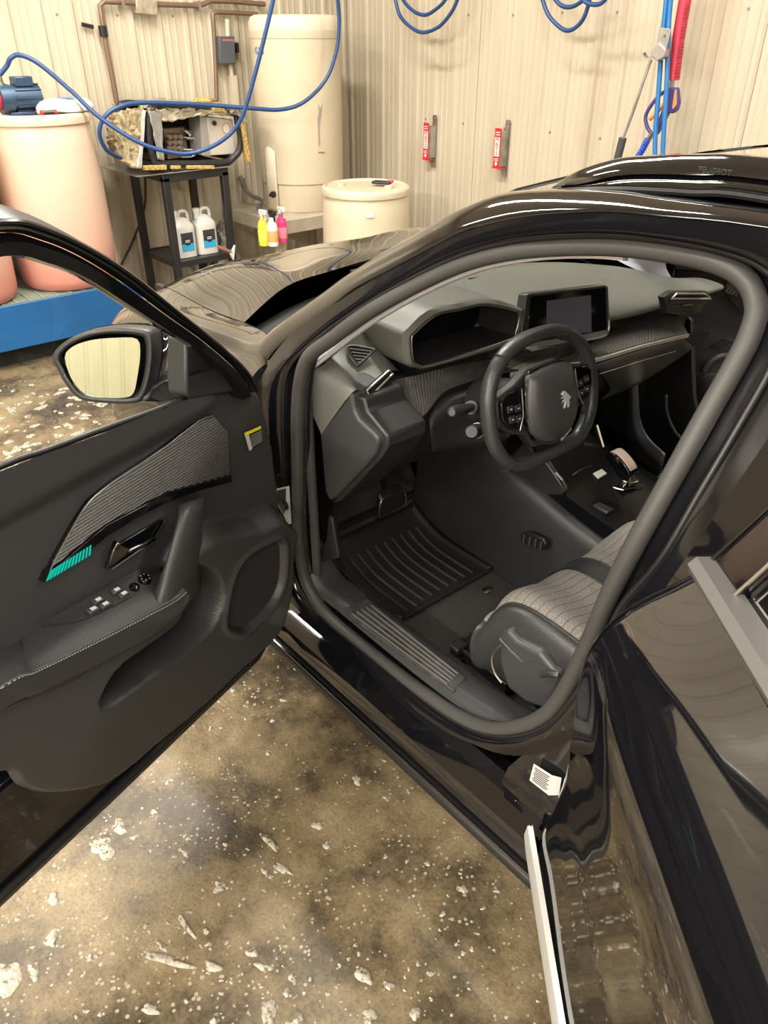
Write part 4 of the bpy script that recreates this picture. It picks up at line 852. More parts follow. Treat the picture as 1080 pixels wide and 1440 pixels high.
for sgn in (-1, 1):
    P_ = [(.092, .055), (.14, .048), (.160, .034), (.160, .0), (.14, -.03), (.115, -.04), (.098, -.012)]
    sk_('spoke_panel', wpoly([(a * sgn, b) for a, b in P_], .022, .012), GLOSS, smooth=True, angle=30, bevel=.003)
    for (a, b) in ((.112, .012), (.136, .016), (.112, -.012), (.134, -.008)):
        bt = sk_('wheel_button', box(wp(a * sgn, b, .024), (.018, .016, .005), ax=(E1, E2, WN)), PLAST2, smooth=True, angle=30, bevel=.0015)
        obj('button_mark', box(wp(a * sgn, b, .0268), (.006, .0022, .0004), ax=(E1, E2, WN)), WHITE, bt, smooth=False)
    sk_('spoke_chrome', tube([wp(sgn * .094, .052, .026), wp(sgn * .098, -.01, .026), wp(sgn * .114, -.04, .026)], .0016, 6), SATIN)
# lower U spoke
sk_('lower_spoke', wpoly([(-.05, -.085), (.05, -.085), (.032, -.128), (-.032, -.128)], .006, .02), GLOSS, smooth=True, angle=30, bevel=.004)
# emblem: small chrome rampant lion
lion = [(-.010, .018), (-.004, .021), (.002, .018), (.006, .012), (.010, .010), (.013, .003), (.018, .004), (.016, -.002), (.010, -.004), (.012, -.010), (.010, -.018), (.006, -.021), (.005, -.012), (.001, -.008), (-.003, -.016), (-.008, -.019), (-.005, -.012), (-.002, -.004), (-.008, -.002), (-.014, -.004), (-.009, .001), (-.003, .002), (-.010, .006), (-.016, .006), (-.009, .009), (-.004, .009), (-.012, .013)]
sk_('emblem', wpoly([(.016 + a, .000 + b) for a, b in lion], .0565, .004), mat('emblem_chrome', (.8, .8, .8), .35, .6), smooth=False)
text('wheel_lettering', 'PEUGEOT', .0105, wp(.038, -.0925, .031), E1 + E2 * .42, E2, WHITE, sw, .0004)
# ---- footwell, floor, tunnel
mk('bulkhead', surf([L((1.70, -.98, .30), (1.72, -1.74, .30), (1.70, -2.5, .30)), L((1.78, -.98, .60), (1.80, -1.74, .6), (1.78, -2.5, .60)), L((1.70, -.98, 1.06), (1.76, -1.74, 1.05), (1.70, -2.5, 1.0))], 2, 2), DARK, smooth=True)
mk('toe_board', surf([L((1.50, -1.0, .335), (1.50, -1.55, .335)), L((1.62, -1.0, .40), (1.62, -1.55, .40)), L((1.74, -1.0, .58), (1.74, -1.55, .58))], 2, 4), CARPET, smooth=True)
mk('cabin_carpet', box((.55, YC, .322), (2.3, 1.48, .02)), CARPET, smooth=False)
mk('seat_crossmember', box((.60, -1.32, .36), (.34, .52, .07)), CARPET, smooth=True, bevel=.02)
# kick panel and sill trim
kick = surf([[V(1.44, -.962, z) for z in (.98, .75, .55, .44)], [V(1.43, -.985, z) for z in (.98, .75, .55, .43)], [V(1.52, -1.005, .98), V(1.54, -1.005, .75), V(1.58, -1.01, .55), V(1.52, -1.03, .42)], [V(1.75, -1.0, .98), V(1.75, -1.0, .75), V(1.75, -1.01, .55), V(1.70, -1.03, .38)]], 3, 3)
mk('kick_panel', kick, PLAST, smooth=True, angle=180)
mk('kick_cover', prism([oY(u, v, -.995) for u, v in ((462, 725), (466, 728), (476, 785), (453, 790), (450, 775), (458, 760))], (0, -.01, 0)), PLAST2, smooth=True, angle=30, bevel=.003)
sti = [(-.955, .405), (-.972, .424), (-.99, .428), (-1.03, .424), (-1.055, .415), (-1.066, .39), (-1.07, .33)]
strow = []
for x, dz, dy in ((.46, .20, -.02), (.56, .13, -.01), (.62, .075, 0), (.70, .035, 0), (.80, .012, 0), (.95, 0, 0), (1.15, 0, 0), (1.32, .004, 0), (1.42, .02, .01), (1.50, .10, .02)):
    strow.append([V(x, y + dy, z + dz) for y, z in sti])
sill_trim = mk('sill_trim', surf(strow, 2, 3), PLAST, smooth=True, angle=180)
sc = [oZ(u, v, .432) for u, v in ((481, 857), (516, 841), (656, 953), (638, 972))]
scp = obj('scuff_plate', prism(sc, (0, 0, -.010)), mat('scuffed_plastic', (.055, .053, .05), .55, bump=.5, bscale=250, var=.5, vscale=35), sill_trim, True, 30, bevel=.002)
for i in range(5):
    t = (i + .5) / 5.2; a = sc[0] + (sc[1] - sc[0]) * t; b = sc[3] + (sc[2] - sc[3]) * t
    obj('scuff_ridge', tube([a + (b - a) * .08 + K * .0008, b + (a - b) * .06 + K * .0008], .0018, 6), mat('pale_ridge', (.16, .155, .15), .5), sill_trim)  # ridges paler than the plate
# pedal
pc = oY(552, 708, -1.33)
ped = mk('brake_pedal', prism([pc + V(0, y, z) for y, z in ((-.055, -.02), (-.045, .03), (.0, .036), (.045, .03), (.055, -.02), (.04, -.03), (-.04, -.03))], (.02, 0, .02)), RUBD, smooth=True, angle=30, bevel=.006)
obj('pedal_edge', tube(crom([pc + V(-.002, y, z) for y, z in ((-.055, -.02), (-.045, .03), (.0, .036), (.045, .03), (.055, -.02), (.04, -.03), (-.04, -.03))], 3, True), .002, 6, True), SATIN, ped)
obj('pedal_arm', bar(pc + V(.02, 0, .02), pc + V(.08, 0, .22), .02, .03), BLKMET, ped, smooth=False)
# ---- centre tunnel and console
tun = []
for x, zt in ((1.62, .74), (1.40, .70), (1.20, .64), (1.0, .585), (.8, .56), (.4, .56), (.1, .56)):
    tun.append([V(x, -1.48 - .02 * (x > 1.3), .33), V(x, -1.505, .42), V(x, -1.53, zt - .09), V(x, -1.55, zt - .02), V(x, -1.575, zt)])
ptun = mk('console_side', surf(tun, 3, 3), PLAST2, smooth=True, angle=180); obj('console_side_far', mirror(surf(tun, 3, 3)), PLAST2, ptun, smooth=True, angle=180)
ctop = []
for x, zt in ((1.30, .73), (1.24, .70), (1.16, .665), (1.05, .642), (.9, .615), (.7, .60), (.4, .60), (.1, .60)):
    ctop.append([V(x, -1.575, zt - .05), V(x, -1.578, zt - .008), V(x, -1.59, zt), V(x, YC, zt + .006), V(x, 2 * YC + 1.59, zt), V(x, 2 * YC + 1.575, zt - .05)])
cons = mk('centre_console', surf(ctop, 3, 3), CONS, smooth=True, angle=60); tag(cons, 'piano black centre console with gear selector')
cz = lambda u, v, z: oZ(u, v, z)
def ck(name, vf, m, **k): return obj(name, vf, m, cons, **k)
# chrome side bars of the console
ck('console_chrome_bar', sweep([oY(838, 598, -1.86), oY(842, 612, -1.86), oY(848, 632, -1.86)], [(-.004, -.005), (.004, -.005), (.004, .005), (-.004, .005)]), CHROME, smooth=False)
ck('console_chrome_bar', sweep([oY(744, 618, -1.60), oY(768, 652, -1.58), oY(790, 676, -1.575), oY(795, 688, -1.575)], [(-.004, -.004), (.004, -.004), (.004, .004), (-.004, .004)]), CHROME, smooth=False)
ck('console_wedge', prism([oY(u, v, -1.57) for u, v in ((735, 622), (770, 652), (796, 690), (788, 697), (740, 694), (700, 668), (720, 640))], (0, -.02, 0)), PLAST2, smooth=True, angle=30, bevel=.006)
# gear selector
gy = YC + .02
gk = [[oY(u, v, gy + d) for u, v in ((853, 640), (858, 638), (868, 642), (880, 658), (885, 668), (884, 673), (872, 675), (862, 660))] for d in (.03, .036, .036, .03)]
sel = ck('gear_selector', prism(crom([oY(u, v, gy + .024) for u, v in ((851, 642), (857, 637), (867, 641), (880, 656), (886, 669), (882, 674), (872, 675), (861, 660))], 3, True), (0, -.045, 0)), GLOSS, smooth=True, angle=40, bevel=.006, seg=3)
obj_top = prism(crom([oY(u, v, gy + .018) + V(-.002, 0, .007) for u, v in ((856, 640), (862, 638), (870, 644), (880, 656), (885, 667), (879, 671), (868, 656))], 3, True), (0, -.034, 0))
ck('selector_pad', obj_top, mat('lit_leather', (.50, .40, .33), .5), smooth=True, angle=40, bevel=.004, seg=3)  # beige is the light on the leather top, put into its colour
ck('selector_collar', prism([oZ(u, v, .645) for u, v in ((868, 680), (886, 671), (899, 678), (897, 682), (876, 688))], (0, 0, .012)), CHROME, smooth=True, angle=30, bevel=.003)
ck('selector_stem', bar(oZ(880, 682, .645), oZ(878, 672, .675), .03, .022), CHROME, smooth=True, bevel=.004)
ck('drive_mode_tab', prism([oZ(u, v, .655) for u, v in ((834, 667), (846, 661), (853, 667), (841, 674))], (0, 0, .004)), mat('pale_button', (.70, .69, .62), .4), smooth=False)
ck('console_highlight_trim', tube(crom([oZ(u, v, .66) for u, v in ((805, 668), (818, 660), (832, 655))], 3), .002, 6), SATIN)
ck('console_rail', tube([oZ(u, v, .64) for u, v in ((836, 676), (856, 684), (876, 689), (905, 683))], .0022, 6), SATIN)
ck('console_rail', tube([oZ(u, v, .625) for u, v in ((838, 688), (862, 696), (895, 706))], .0022, 6), SATIN)
ck('parking_brake_switch', box(V(.98, -1.62, .63), (.05, .03, .01)), PLAST2, smooth=True, bevel=.003)
# climate / starter pieces glimpsed through the wheel
st_ = V(1.19, -1.72, .93)
dk('start_button', lathe([(.018, 0), (.018, .006), (.014, .009), (0, .010)], oX(771, 536, 1.24), 20, (V(0, 1, 0), K, V(-1, 0, 0))), DKCHR, smooth=True, angle=40)
dk('toggle_panel', prism([oX(u, v, 1.245) for u, v in ((695, 548), (770, 520), (840, 508), (840, 516), (770, 530), (700, 560))], (.02, 0, 0)), GLOSS, smooth=True, bevel=.002)
for i in range(5): dk('toggle_key', prism([oX(u, v, 1.238) for u, v in ((744 + i * 14, 524 - i * 2.6), (755 + i * 14, 521.5 - i * 2.6), (754 + i * 14, 524.5 - i * 2.6), (743 + i * 14, 527 - i * 2.6))], (.008, 0, 0)), SATIN, smooth=False)
dk('screen_base', prism([oX(u, v, 1.25) for u, v in ((741, 490), (748, 494), (782, 486), (776, 482))], (.01, 0, 0)), mat('pale_trim', (.4, .4, .36), .5), smooth=False)
# heater outlet in the tunnel side
ho = [oY(u, v, -1.49) for u, v in ((732, 752), (742, 748), (764, 758), (768, 766), (764, 775), (733, 763))]
hv = obj('heater_outlet', prism(ho, (0, -.01, 0)), RUBD, ptun, True, 30, bevel=.003)
for i in range(4): obj('outlet_slat', bar(oY(738 + i * 8, 752 + i * 3.2, -1.486), oY(736 + i * 8, 764 + i * 3.0, -1.486), .004, .006), PLAST, ptun, smooth=False)
# ---- driver seat
def fabric():
    m = mat('seat_fabric', (.30, .275, .245), .9, bump=.6, bscale=500); nt = m.node_tree; b = nt.nodes['Principled BSDF']; Lk = nt.links.new
    tc = nt.nodes.new('ShaderNodeTexCoord'); sep = nt.nodes.new('ShaderNodeSeparateXYZ'); Lk(tc.outputs['Object'], sep.inputs[0])
    md = nt.nodes.new('ShaderNodeMath'); md.operation = 'PINGPONG'; md.inputs[1].default_value = .011; Lk(sep.outputs[0], md.inputs[0])
    lt = nt.nodes.new('ShaderNodeMath'); lt.operation = 'LESS_THAN'; lt.inputs[1].default_value = .0009; Lk(md.outputs[0], lt.inputs[0])
    vo = nt.nodes.new('ShaderNodeTexNoise'); vo.inputs['Scale'].default_value = 420; Lk(tc.outputs['Object'], vo.inputs['Vector'])
    r = nt.nodes.new('ShaderNodeValToRGB'); r.color_ramp.elements[0].color = (.10, .092, .082, 1); r.color_ramp.elements[0].position = .3; r.color_ramp.elements[1].color = (.28, .26, .235, 1); r.color_ramp.elements[1].position = .7; Lk(vo.outputs['Fac'], r.inputs['Fac'])
    mx = nt.nodes.new('ShaderNodeMix'); mx.data_type = 'RGBA'; Lk(lt.outputs[0], mx.inputs[0]); Lk(r.outputs[0], mx.inputs[6]); mx.inputs[7].default_value = (.07, .062, .055, 1); Lk(mx.outputs[2], b.inputs['Base Color'])
    return m
FAB = fabric()
def zprof(x):  # cushion top height along x (front lip rounds down)
    return float(np.interp(x, [.30, .55, .72, .80, .86, .90, .92], [.615, .635, .655, .66, .645, .60, .54]))
xs = [.30, .42, .55, .65, .73, .80, .85, .885, .905, .918]
def cush(ys_, dzf, dn=0):
    return [[V(x - .0 * abs(y + 1.34), y, zprof(x + .35 * max(0, abs(y + 1.34) - .16) ** 1.5 * 2.0) + dzf(y) + dn) for y in ys_] for x in xs]
def dzf(y): return .035 * sstep((abs(y + 1.34) - .10) / .14) - .05 * sstep((abs(y + 1.34) - .235) / .05)
seat = mk('driver_seat', surf(cush([-1.085, -1.095, -1.12, -1.17, -1.22, -1.27, -1.30], dzf), 3, 3), FAB, smooth=True, angle=180); tag(seat, 'grey fabric and leather driver seat')
obj('cushion_band', surf(cush([-1.30, -1.315, -1.33, -1.345, -1.36], dzf, .003), 3, 3), LEATH, seat, True, 180)
obj('cushion_far_fabric', surf(cush([-1.36, -1.40, -1.45, -1.51, -1.56, -1.585, -1.595], dzf), 3, 3), FAB, seat, True, 180)
side_rows = []
for x in xs:
    zt = cush([-1.085], dzf)[xs.index(x)][0][2]
    side_rows.append([V(x, -1.086, zt + .001), V(x + .004, -1.068, zt - .010), V(x + .008, -1.055, zt - .05), V(x + .0, -1.06, max(.44, zt - .13)), V(x - .02, -1.085, .43)])
obj('cushion_side', surf(side_rows, 3, 3), LEATH, seat, True, 180)
fr_ = side_rows[-1]; obj('cushion_front', surf([[V(.918, y, zprof(.918) + dzf(y)) for y in (-1.085, -1.2, -1.34, -1.48, -1.595)], [V(.90, y, .43) for y in (-1.085, -1.2, -1.34, -1.48, -1.595)]], 2, 2), LEATH, seat, True, 180)
pip = [r[0] + V(0, .002, .003) for r in side_rows]
obj('piping', tube(crom(pip, 4), .0035, 6), LEATH, seat); obj('piping_seam', tube(crom([r[0] + V(0, -.010, .004) for r in side_rows], 4), .0018, 6), RUBD, seat)
for y in (-1.298, -1.362): obj('band_stitch', tube(crom([V(r[0][0], y, r[0][2] + .005) for r in cush([y], dzf)], 3), .0016, 6), RUBD, seat)
# plastic side shield
sh = [(700, 893), (712, 884), (726, 900), (760, 918), (778, 942), (790, 950), (770, 1000), (740, 990), (712, 968), (700, 930)]
obj('seat_side_shield', prism([oY(u, v, -1.035) for u, v in sh], (0, -.04, 0)), PLAST, seat, True, 30, bevel=.012, seg=3)
obj('shield_top', surf([[oY(702, 899, -1.033), oY(718, 916, -1.033), oY(733, 931, -1.033), oY(752, 929, -1.033), oY(778, 943, -1.033)], [oY(712, 884, -1.058), oY(730, 899, -1.055), oY(748, 913, -1.052), oY(764, 926, -1.05), oY(786, 944, -1.046)]], 1, 1), PLAST, seat, True, 180)
obj('seat_lever', tube([oY(762, 950, -1.02), oY(772, 948, -1.015), oY(786, 950, -1.02)], .006, 8), SATIN, seat)
obj('wire_loop', tube(crom([oY(u, v, -1.02) for u, v in ((704, 908), (694, 918), (692, 932), (697, 948), (706, 960))], 4), .0028, 6), SATIN, seat)
# backrest and head restraint (behind the pillar)
br = []
for z, x, wd in ((.58, .33, .24), (.70, .30, .25), (.9, .24, .25), (1.1, .17, .235), (1.22, .13, .19), (1.27, .11, .12)):
    br.append([V(x - .05, -1.34 + wd, z), V(x + .05, -1.34 + wd * .95, z), V(x + .03, -1.34 + wd * .55, z), V(x + .02, -1.34, z), V(x + .03, -1.34 - wd * .55, z), V(x + .05, -1.34 - wd * .95, z), V(x - .05, -1.34 - wd, z), V(x - .09, -1.34, z)])
obj('backrest', surf(br, 3, 3, True), FAB, seat, True, 180)
hrx = [[V(.09 + dx * k, -1.34 + dy * k, z) for dx, dy in ((-.04, .12), (.03, .11), (.05, 0), (.03, -.11), (-.04, -.12), (-.06, 0))] for z, k in ((1.31, .75), (1.34, 1), (1.42, 1), (1.46, .7), (1.465, .1))]
obj('head_restraint', surf(hrx, 3, 3, True), LEATH, seat, True, 180)
for y in (-1.29, -1.39): obj('restraint_post', tube([V(.10, y, 1.24), V(.085, y, 1.33)], .006, 8), CHROME, seat)
# seat rails
for (a, b) in (((641, 908), (716, 968)), ((655, 901), (722, 958))):
    p0, p1 = oZ(*a, .37), oZ(*b, .37); obj('seat_rail', join(bar(p0, p1, .022, .03), bar(p0 + K * .018 + V(0, .012, 0), p1 + K * .018 + V(0, .012, 0), .005, .012), bar(p0 + K * .018 - V(0, .012, 0), p1 + K * .018 - V(0, .012, 0), .005, .012)), BLKMET, seat, True, 30, bevel=.002)
obj('rail_end', box(oZ(645, 912, .385), (.03, .04, .03)), BLKMET, seat, True, bevel=.004)
mk('mat_fixing', lathe([(.014, 0), (.014, .004), (.009, .008), (0, .008)], oZ(685, 831, .335), 14), SATIN, smooth=True, angle=40)
# ---- passenger seat, out of sight behind the pillar
ps = mk('passenger_seat', surf([[V(p[0], 2 * YC - p[1], p[2]) for p in r] for r in cush([-1.085, -1.12, -1.2, -1.34, -1.48, -1.56, -1.595], dzf)], 2, 2), FAB, smooth=True, angle=180)
obj('backrest', mirror(surf(br, 2, 2, True)), FAB, ps, True, 180)
# ---- passenger side: door trim, kick panel
pa_ = math.radians(32); HP = V(1.46, -2.55, 0); DP = V(-math.cos(pa_), -math.sin(pa_), 0); NP = V(-math.sin(pa_), math.cos(pa_), 0)   # passenger door, also open
def pt_(s, n, z): return HP + DP * s + NP * n + K * z
def pq(u, v, n=0): return oP(u, v, HP + NP * n, NP)
pdoor = mk('passenger_door', prism([pt_(.0, 0, .36), pt_(1.05, 0, .36), pt_(1.10, 0, 1.12), pt_(.03, 0, 1.08)], -NP * .04), PLAST, smooth=True, bevel=.01); tag(pdoor, 'passenger door standing open on the far side')
obj('door_skin', surf([[pt_(s, n, z) for s in (-.01, .3, .7, 1.1)] for n, z in ((-.05, .30), (-.13, .38), (-.15, .7), (-.13, .95), (-.06, 1.08))], 2, 3), PAINT, pdoor, True, 180)
obj('door_frame', tube(crom([pt_(.02, -.02, 1.08), pt_(.25, .03, 1.26), pt_(.50, .08, 1.40), pt_(.75, .12, 1.47), pt_(1.0, .12, 1.46), pt_(1.10, .10, 1.40), pt_(1.12, -.02, 1.10)], 5), .022, 8), RUBD, pdoor, True, 180)
obj('door_glass', ([pt_(.05, -.03, 1.08), pt_(.50, .07, 1.40), pt_(.75, .11, 1.47), pt_(1.0, .11, 1.46), pt_(1.11, -.03, 1.10)], [(0, 1, 2, 3, 4)]), TINT, pdoor, False)
obj('belt_trim', prism([pt_(.02, .03, 1.07), pt_(1.08, .03, 1.10), pt_(1.08, .03, 1.05), pt_(.02, .03, 1.03)], -NP * .05), PLAST2, pdoor, True, bevel=.008)
pp_ = [(1018, 413), (1021, 395), (1034, 390), (1062, 420), (1062, 440), (1040, 440), (1028, 425)]
obj('door_insert', prism([pq(u, v, .012) for u, v in pp_], -NP * .012), PLAST2, pdoor, True, bevel=.003)
ptri = np.array([[float((pq(u, v, .014) - HP) @ DP), float(pq(u, v, .014)[2])] for u, v in ((1019, 411), (1022, 396), (1034, 391), (1040, 404), (1036, 416))])
ribbed(ptri, np.array([.5, 1.0]), .012, lambda q, h: pt_(q[0], .0145 + h, q[1]), 'ribbed_insert', pdoor, CARBOND, .005)
obj('pull_handle', tube(crom([pq(u, v, .03) for u, v in ((988, 524), (998, 510), (1012, 502), (1024, 500))], 4), .013, 8), PLAST, pdoor, True, 180)
obj('speaker', lathe([(.07, 0), (.07, .008), (.06, .012), (0, .012)], pq(1000, 548), 24, (DP, K, NP)), PLAST2, pdoor, True, 40)
obj('door_card_plate', prism([pq(u, v, .006) for u, v in ((1000, 487), (1020, 475), (1032, 480), (1010, 492))], -NP * .008), PLAST2, pdoor, True, bevel=.002)
mk('passenger_footwell_side', prism([V(1.40, -2.46, .30), V(1.80, -2.44, .30), V(1.80, -2.44, 1.03), V(1.40, -2.46, .95)], (0, -.02, 0)), DARK, smooth=False)
mk('stack_front', prism([V(1.34, -1.58, .34), V(1.34, -1.58, .92), V(1.34, -1.90, .92), V(1.34, -1.90, .34)], (.02, 0, 0)), PLAST2, smooth=False)
mk('passenger_gap', prism([oY(u, v, -2.47) for u, v in ((965, 445), (972, 450), (976, 560), (985, 600), (960, 660), (935, 655), (900, 600), (897, 530), (950, 500))], (0, -.02, 0)), RUBD, smooth=True, bevel=.004)
mk('passenger_seal', tube(crom([oY(u, v, -2.455) for u, v in ((937, 555), (938, 580), (948, 605), (962, 620))], 4), .006, 6), RUB, smooth=True, angle=180)
mk('passenger_kick_trim', surf([[oY(897, 532, -2.42), oY(898, 560, -2.42), oY(901, 590, -2.42), (oY(912, 615, -2.42)), oY(936, 638, -2.42)], [oY(888, 540, -2.40), oY(888, 565, -2.40), oY(889, 600, -2.40), oY(900, 632, -2.40), oY(930, 660, -2.40)], [oY(880, 555, -2.42), oY(878, 580, -2.42), oY(879, 610, -2.42), oY(890, 645, -2.42), oY(922, 675, -2.42)]], 4, 4), PLAST, smooth=True, angle=180, thick=.004)
# pillar trims along the inside of the seal
tr = crom([onside(u, v, -.03) for u, v in ((441, 517), (470, 493), (515, 458), (570, 424), (620, 398), (670, 378), (720, 366), (780, 359), (840, 358), (880, 361))], 4)
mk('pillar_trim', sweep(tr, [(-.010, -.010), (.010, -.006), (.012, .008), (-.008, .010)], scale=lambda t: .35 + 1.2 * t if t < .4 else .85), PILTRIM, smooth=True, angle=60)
iw = [Wl[i] + V(-.01, -.02, -.02) for i in range(9)]; isl = [onside(u, v, -.035) for u, v in ((441, 517), (462, 499), (500, 469), (530, 448), (575, 422), (605, 405), (640, 390), (680, 375), (725, 365))]
isl.insert(0, V(1.40, -.99, 1.02)); iw.insert(0, V(1.65, -1.03, 1.06))
pin = surf([isl, [a * .5 + b * .5 + V(-.02, -.02, -.01) for a, b in zip(isl, iw)], iw], 3, 3)
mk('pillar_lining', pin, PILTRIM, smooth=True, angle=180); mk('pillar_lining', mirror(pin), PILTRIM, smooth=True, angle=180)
# ---- rubber floor mat: a thing of its own
matr = mat('rubber_mat', (.016, .016, .016), .5, bump=.2, bscale=300)
matl = mat('rubber_ridge_glint', (.045, .045, .045), .35)  # highlight along the ridges put into a paler rubber colour
fm_ = empty('floor_mat', (1.35, -1.3, .335)); tag(fm_, 'black rubber floor mat with long ridges in the driver footwell', 'floor mat')
mr = []
for x, z in ((1.235, .343), (1.30, .342), (1.40, .342), (1.47, .35), (1.54, .375), (1.60, .41)):
    mr.append([V(x, -1.115, z + .012), V(x, -1.125, z), V(x, -1.3, z), V(x, -1.46, z), V(x, -1.475, z + .012)])
obj('mat_sheet', surf(mr, 3, 3), matr, fm_, True, 180, thick=.006)
for i in range(9):
    y = -1.15 - i * .034; x0 = 1.26 if i > 1 else 1.25
    rid = obj('mat_ridge', tube(crom([V(x0, y, .348), V(1.33, y, .348), V(1.42, y - .003, .349), V(1.48, y - .006, .360), V(1.525, y - .008, .378)], 3), .0045, 6), matl, fm_)
obj('mat_rim', tube(crom([V(1.235, -1.12, .352), V(1.235, -1.3, .352), V(1.235, -1.47, .352)], 3), .006, 6), matr, fm_)
# ================================================================== WASH BAY EQUIPMENT
# ---- blue raised platform with grating
pf = empty('drum_platform', (5.1, -.5, 0)); tag(pf, 'blue steel containment platform with grey grating under the pink drums', 'platform')
PX0, PX1, PY0, PY1, PZ = 4.80, 5.40, -2.02, 1.2, .385
obj('deck_frame', join(box((PX0 + .01, (PY0 + PY1) / 2, PZ - .13), (.02, PY1 - PY0, .26)), box((PX1 - .01, (PY0 + PY1) / 2, PZ - .13), (.02, PY1 - PY0, .26)), box(((PX0 + PX1) / 2, PY0 + .01, PZ - .13), (PX1 - PX0, .02, .26)), box(((PX0 + PX1) / 2, PY1 - .01, PZ - .13), (PX1 - PX0, .02, .26)), box(((PX0 + PX1) / 2, (PY0 + PY1) / 2, PZ - .05), (PX1 - PX0 - .04, PY1 - PY0 - .04, .02))), BLUEP, pf, True, 30, bevel=.004)
obj('under_deck_shade', box(((PX0 + PX1) / 2 + .05, (PY0 + PY1) / 2, .06), (PX1 - PX0 - .14, PY1 - PY0 - .1, .12)), DARK, pf, False)  # dark block standing in for the shadowed gap under the deck
GRT = mat('grating', (.30, .34, .28), .6, .3); gr = []
for i in range(40): gr.append(box(((PX0 + PX1) / 2, PY0 + .04 + i * .08, PZ - .004), (PX1 - PX0 - .04, .012, .012)))
for i in range(14): gr.append(box((PX0 + .035 + i * .042, (PY0 + PY1) / 2, PZ - .006), (.010, PY1 - PY0 - .04, .010)))
obj('grating', join(*gr), GRT, pf, False)['kind'] = 'stuff'
obj('deck_sheet', box(((PX0 + PX1) / 2, (PY0 + PY1) / 2, PZ - .022), (PX1 - PX0 - .03, PY1 - PY0 - .03, .01)), GRT, pf, False)
# ---- drums
def drum(name, x, y, z0, h, r, m, label, group=None):
    t = empty(name, (x, y, z0)); tag(t, label, 'drum', group)
    obj('drum_body', lathe([(r * .86, 0), (r * .93, .012), (r * .97, .06), (r * 1.0, .30 * h), (r * 1.0, .62 * h), (r * .985, .80 * h), (r * .95, .93 * h), (r * .93, .945 * h)], (x, y, z0), 48), m, t, True, 50)
    obj('drum_rim', lathe([(r * .93, .94 * h), (r * .985, .945 * h), (r * .99, .975 * h), (r * .97, .995 * h), (r * .92, h), (r * .90, .985 * h)], (x, y, z0), 48), m, t, True, 60)
    obj('drum_lid', lathe([(r * .91, .985 * h), (r * .5, .988 * h), (0, .988 * h)], (x, y, z0), 48), m, t, True, 60)
    for dx, dy in ((.14, .1), (-.14, -.08)): obj('bung', lathe([(.03, 0), (.03, .012), (.02, .016), (0, .016)], (x + dx, y + dy, z0 + .988 * h), 16), m, t, True, 40)
    return t
drum('drum', 5.10, -1.69, PZ + .002, .965, .30, PINKP, 'pink plastic drum with the blue pump on top')
drum('drum', 5.08, -1.05, PZ + .002, .965, .30, PINKP, 'pink plastic drum on the blue platform without a pump')
wd = drum('drum', 4.23, -3.43, 0, .885, .295, CREAMP, 'cream plastic drum standing by itself beside the tall tank')
# items on the cream drum lid
lidz = .885 * .988 + .002
wl = obj('work_glove', box((4.17, -3.52, lidz + .022), (.13, .07, .02), .5), RUBD, None, True, bevel=.008, sub=1); tag(wl, 'small black and pink tool lying on the cream drum lid', 'tool')
obj('pink_grip', box((4.12, -3.55, lidz + .032), (.04, .025, .015), .5), mat('pink', (.7, .05, .15), .5), wl, True, bevel=.004)
lbl = obj('drum_sticker', surf([[V(4.23 + .2955 * math.cos(a), -3.43 + .2955 * math.sin(a), z) for a in np.linspace(2.45, 2.63, 5)] for z in (.735, .765)], 1, 1), WHITE, None, False, thick=.001)
lbl.parent = wd; lbl.matrix_parent_inverse = wd.matrix_world.inverted()
# ---- pump and bag on the pink drum
pb = oX(28, 148, 5.0); pt = empty('transfer_pump', tuple(pb)); tag(pt, 'small blue electric pump on the pink drum', 'pump')
PUMPB = mat('pump_blue', (.03, .065, .12), .4, .3); dz_ = PZ + .965 * .988
pc_ = V(5.05, -1.61, dz_ + .089)
AX = (V(0, -1, 0), V(1, 0, 0), K)
mot = obj('motor', sweep([pc_ + V(0, .06, 0), pc_ + V(0, -.10, 0)], circ(.065, 20)), PUMPB, pt, True, 40)
for i in range(10):
    a = i * .628; d_ = V(math.cos(a), 0, math.sin(a)); obj('motor_fin', bar(pc_ + d_ * .066 + V(0, .04, 0), pc_ + d_ * .066 + V(0, -.10, 0), .006, .012, tuple(d_)), PUMPB, pt, False)
obj('terminal_box', box(pc_ + V(0, -.02, .08), (.09, .10, .05)), PUMPB, pt, True, bevel=.006)
obj('pump_head', sweep([pc_ + V(0, .06, -.005), pc_ + V(0, .12, -.005)], circ(.075, 20)), PUMPB, pt, True, 40)
obj('pump_flange', sweep([pc_ + V(0, .12, -.005), pc_ + V(0, .135, -.005)], circ(.05, 16)), mat('pump_red', (.45, .03, .06), .4), pt, True, 40)
obj('pump_foot', box(pc_ + V(0, .02, -.075), (.12, .14, .014)), PUMPB, pt, True, bevel=.003)
obj('fitting', join(tube([pc_ + V(0, .09, .05), pc_ + V(0, .09, .075)], .018, 12), tube([pc_ + V(0, .09, .075), pc_ + V(0, .092, .115)], .013, 12)), SATIN, pt, True, 40)
obj('suction_pipe', hose([pc_ + V(0, .135, -.01), pc_ + V(-.03, .19, -.02), pc_ + V(-.03, .25, -.03)], .014), RUBD, pt)
bagm = mat('white_bag', (.72, .70, .66), .35)
bg = [[(4.88, -1.66), (4.98, -1.60), (5.12, -1.72), (5.16, -1.86), (5.06, -1.96), (4.92, -1.86), (4.86, -1.76)]]
bc = V(4.99, -1.835, dz_ + .014)
rws = [[bc + V((x - 5.0) * k, (y + 1.78) * k, h_ + .008 * math.sin(9 * x + 7 * y)) for x, y in bg[0]] for k, h_ in ((1, .004), (1.02, .02), (.85, .05), (.5, .062), (.05, .066))]
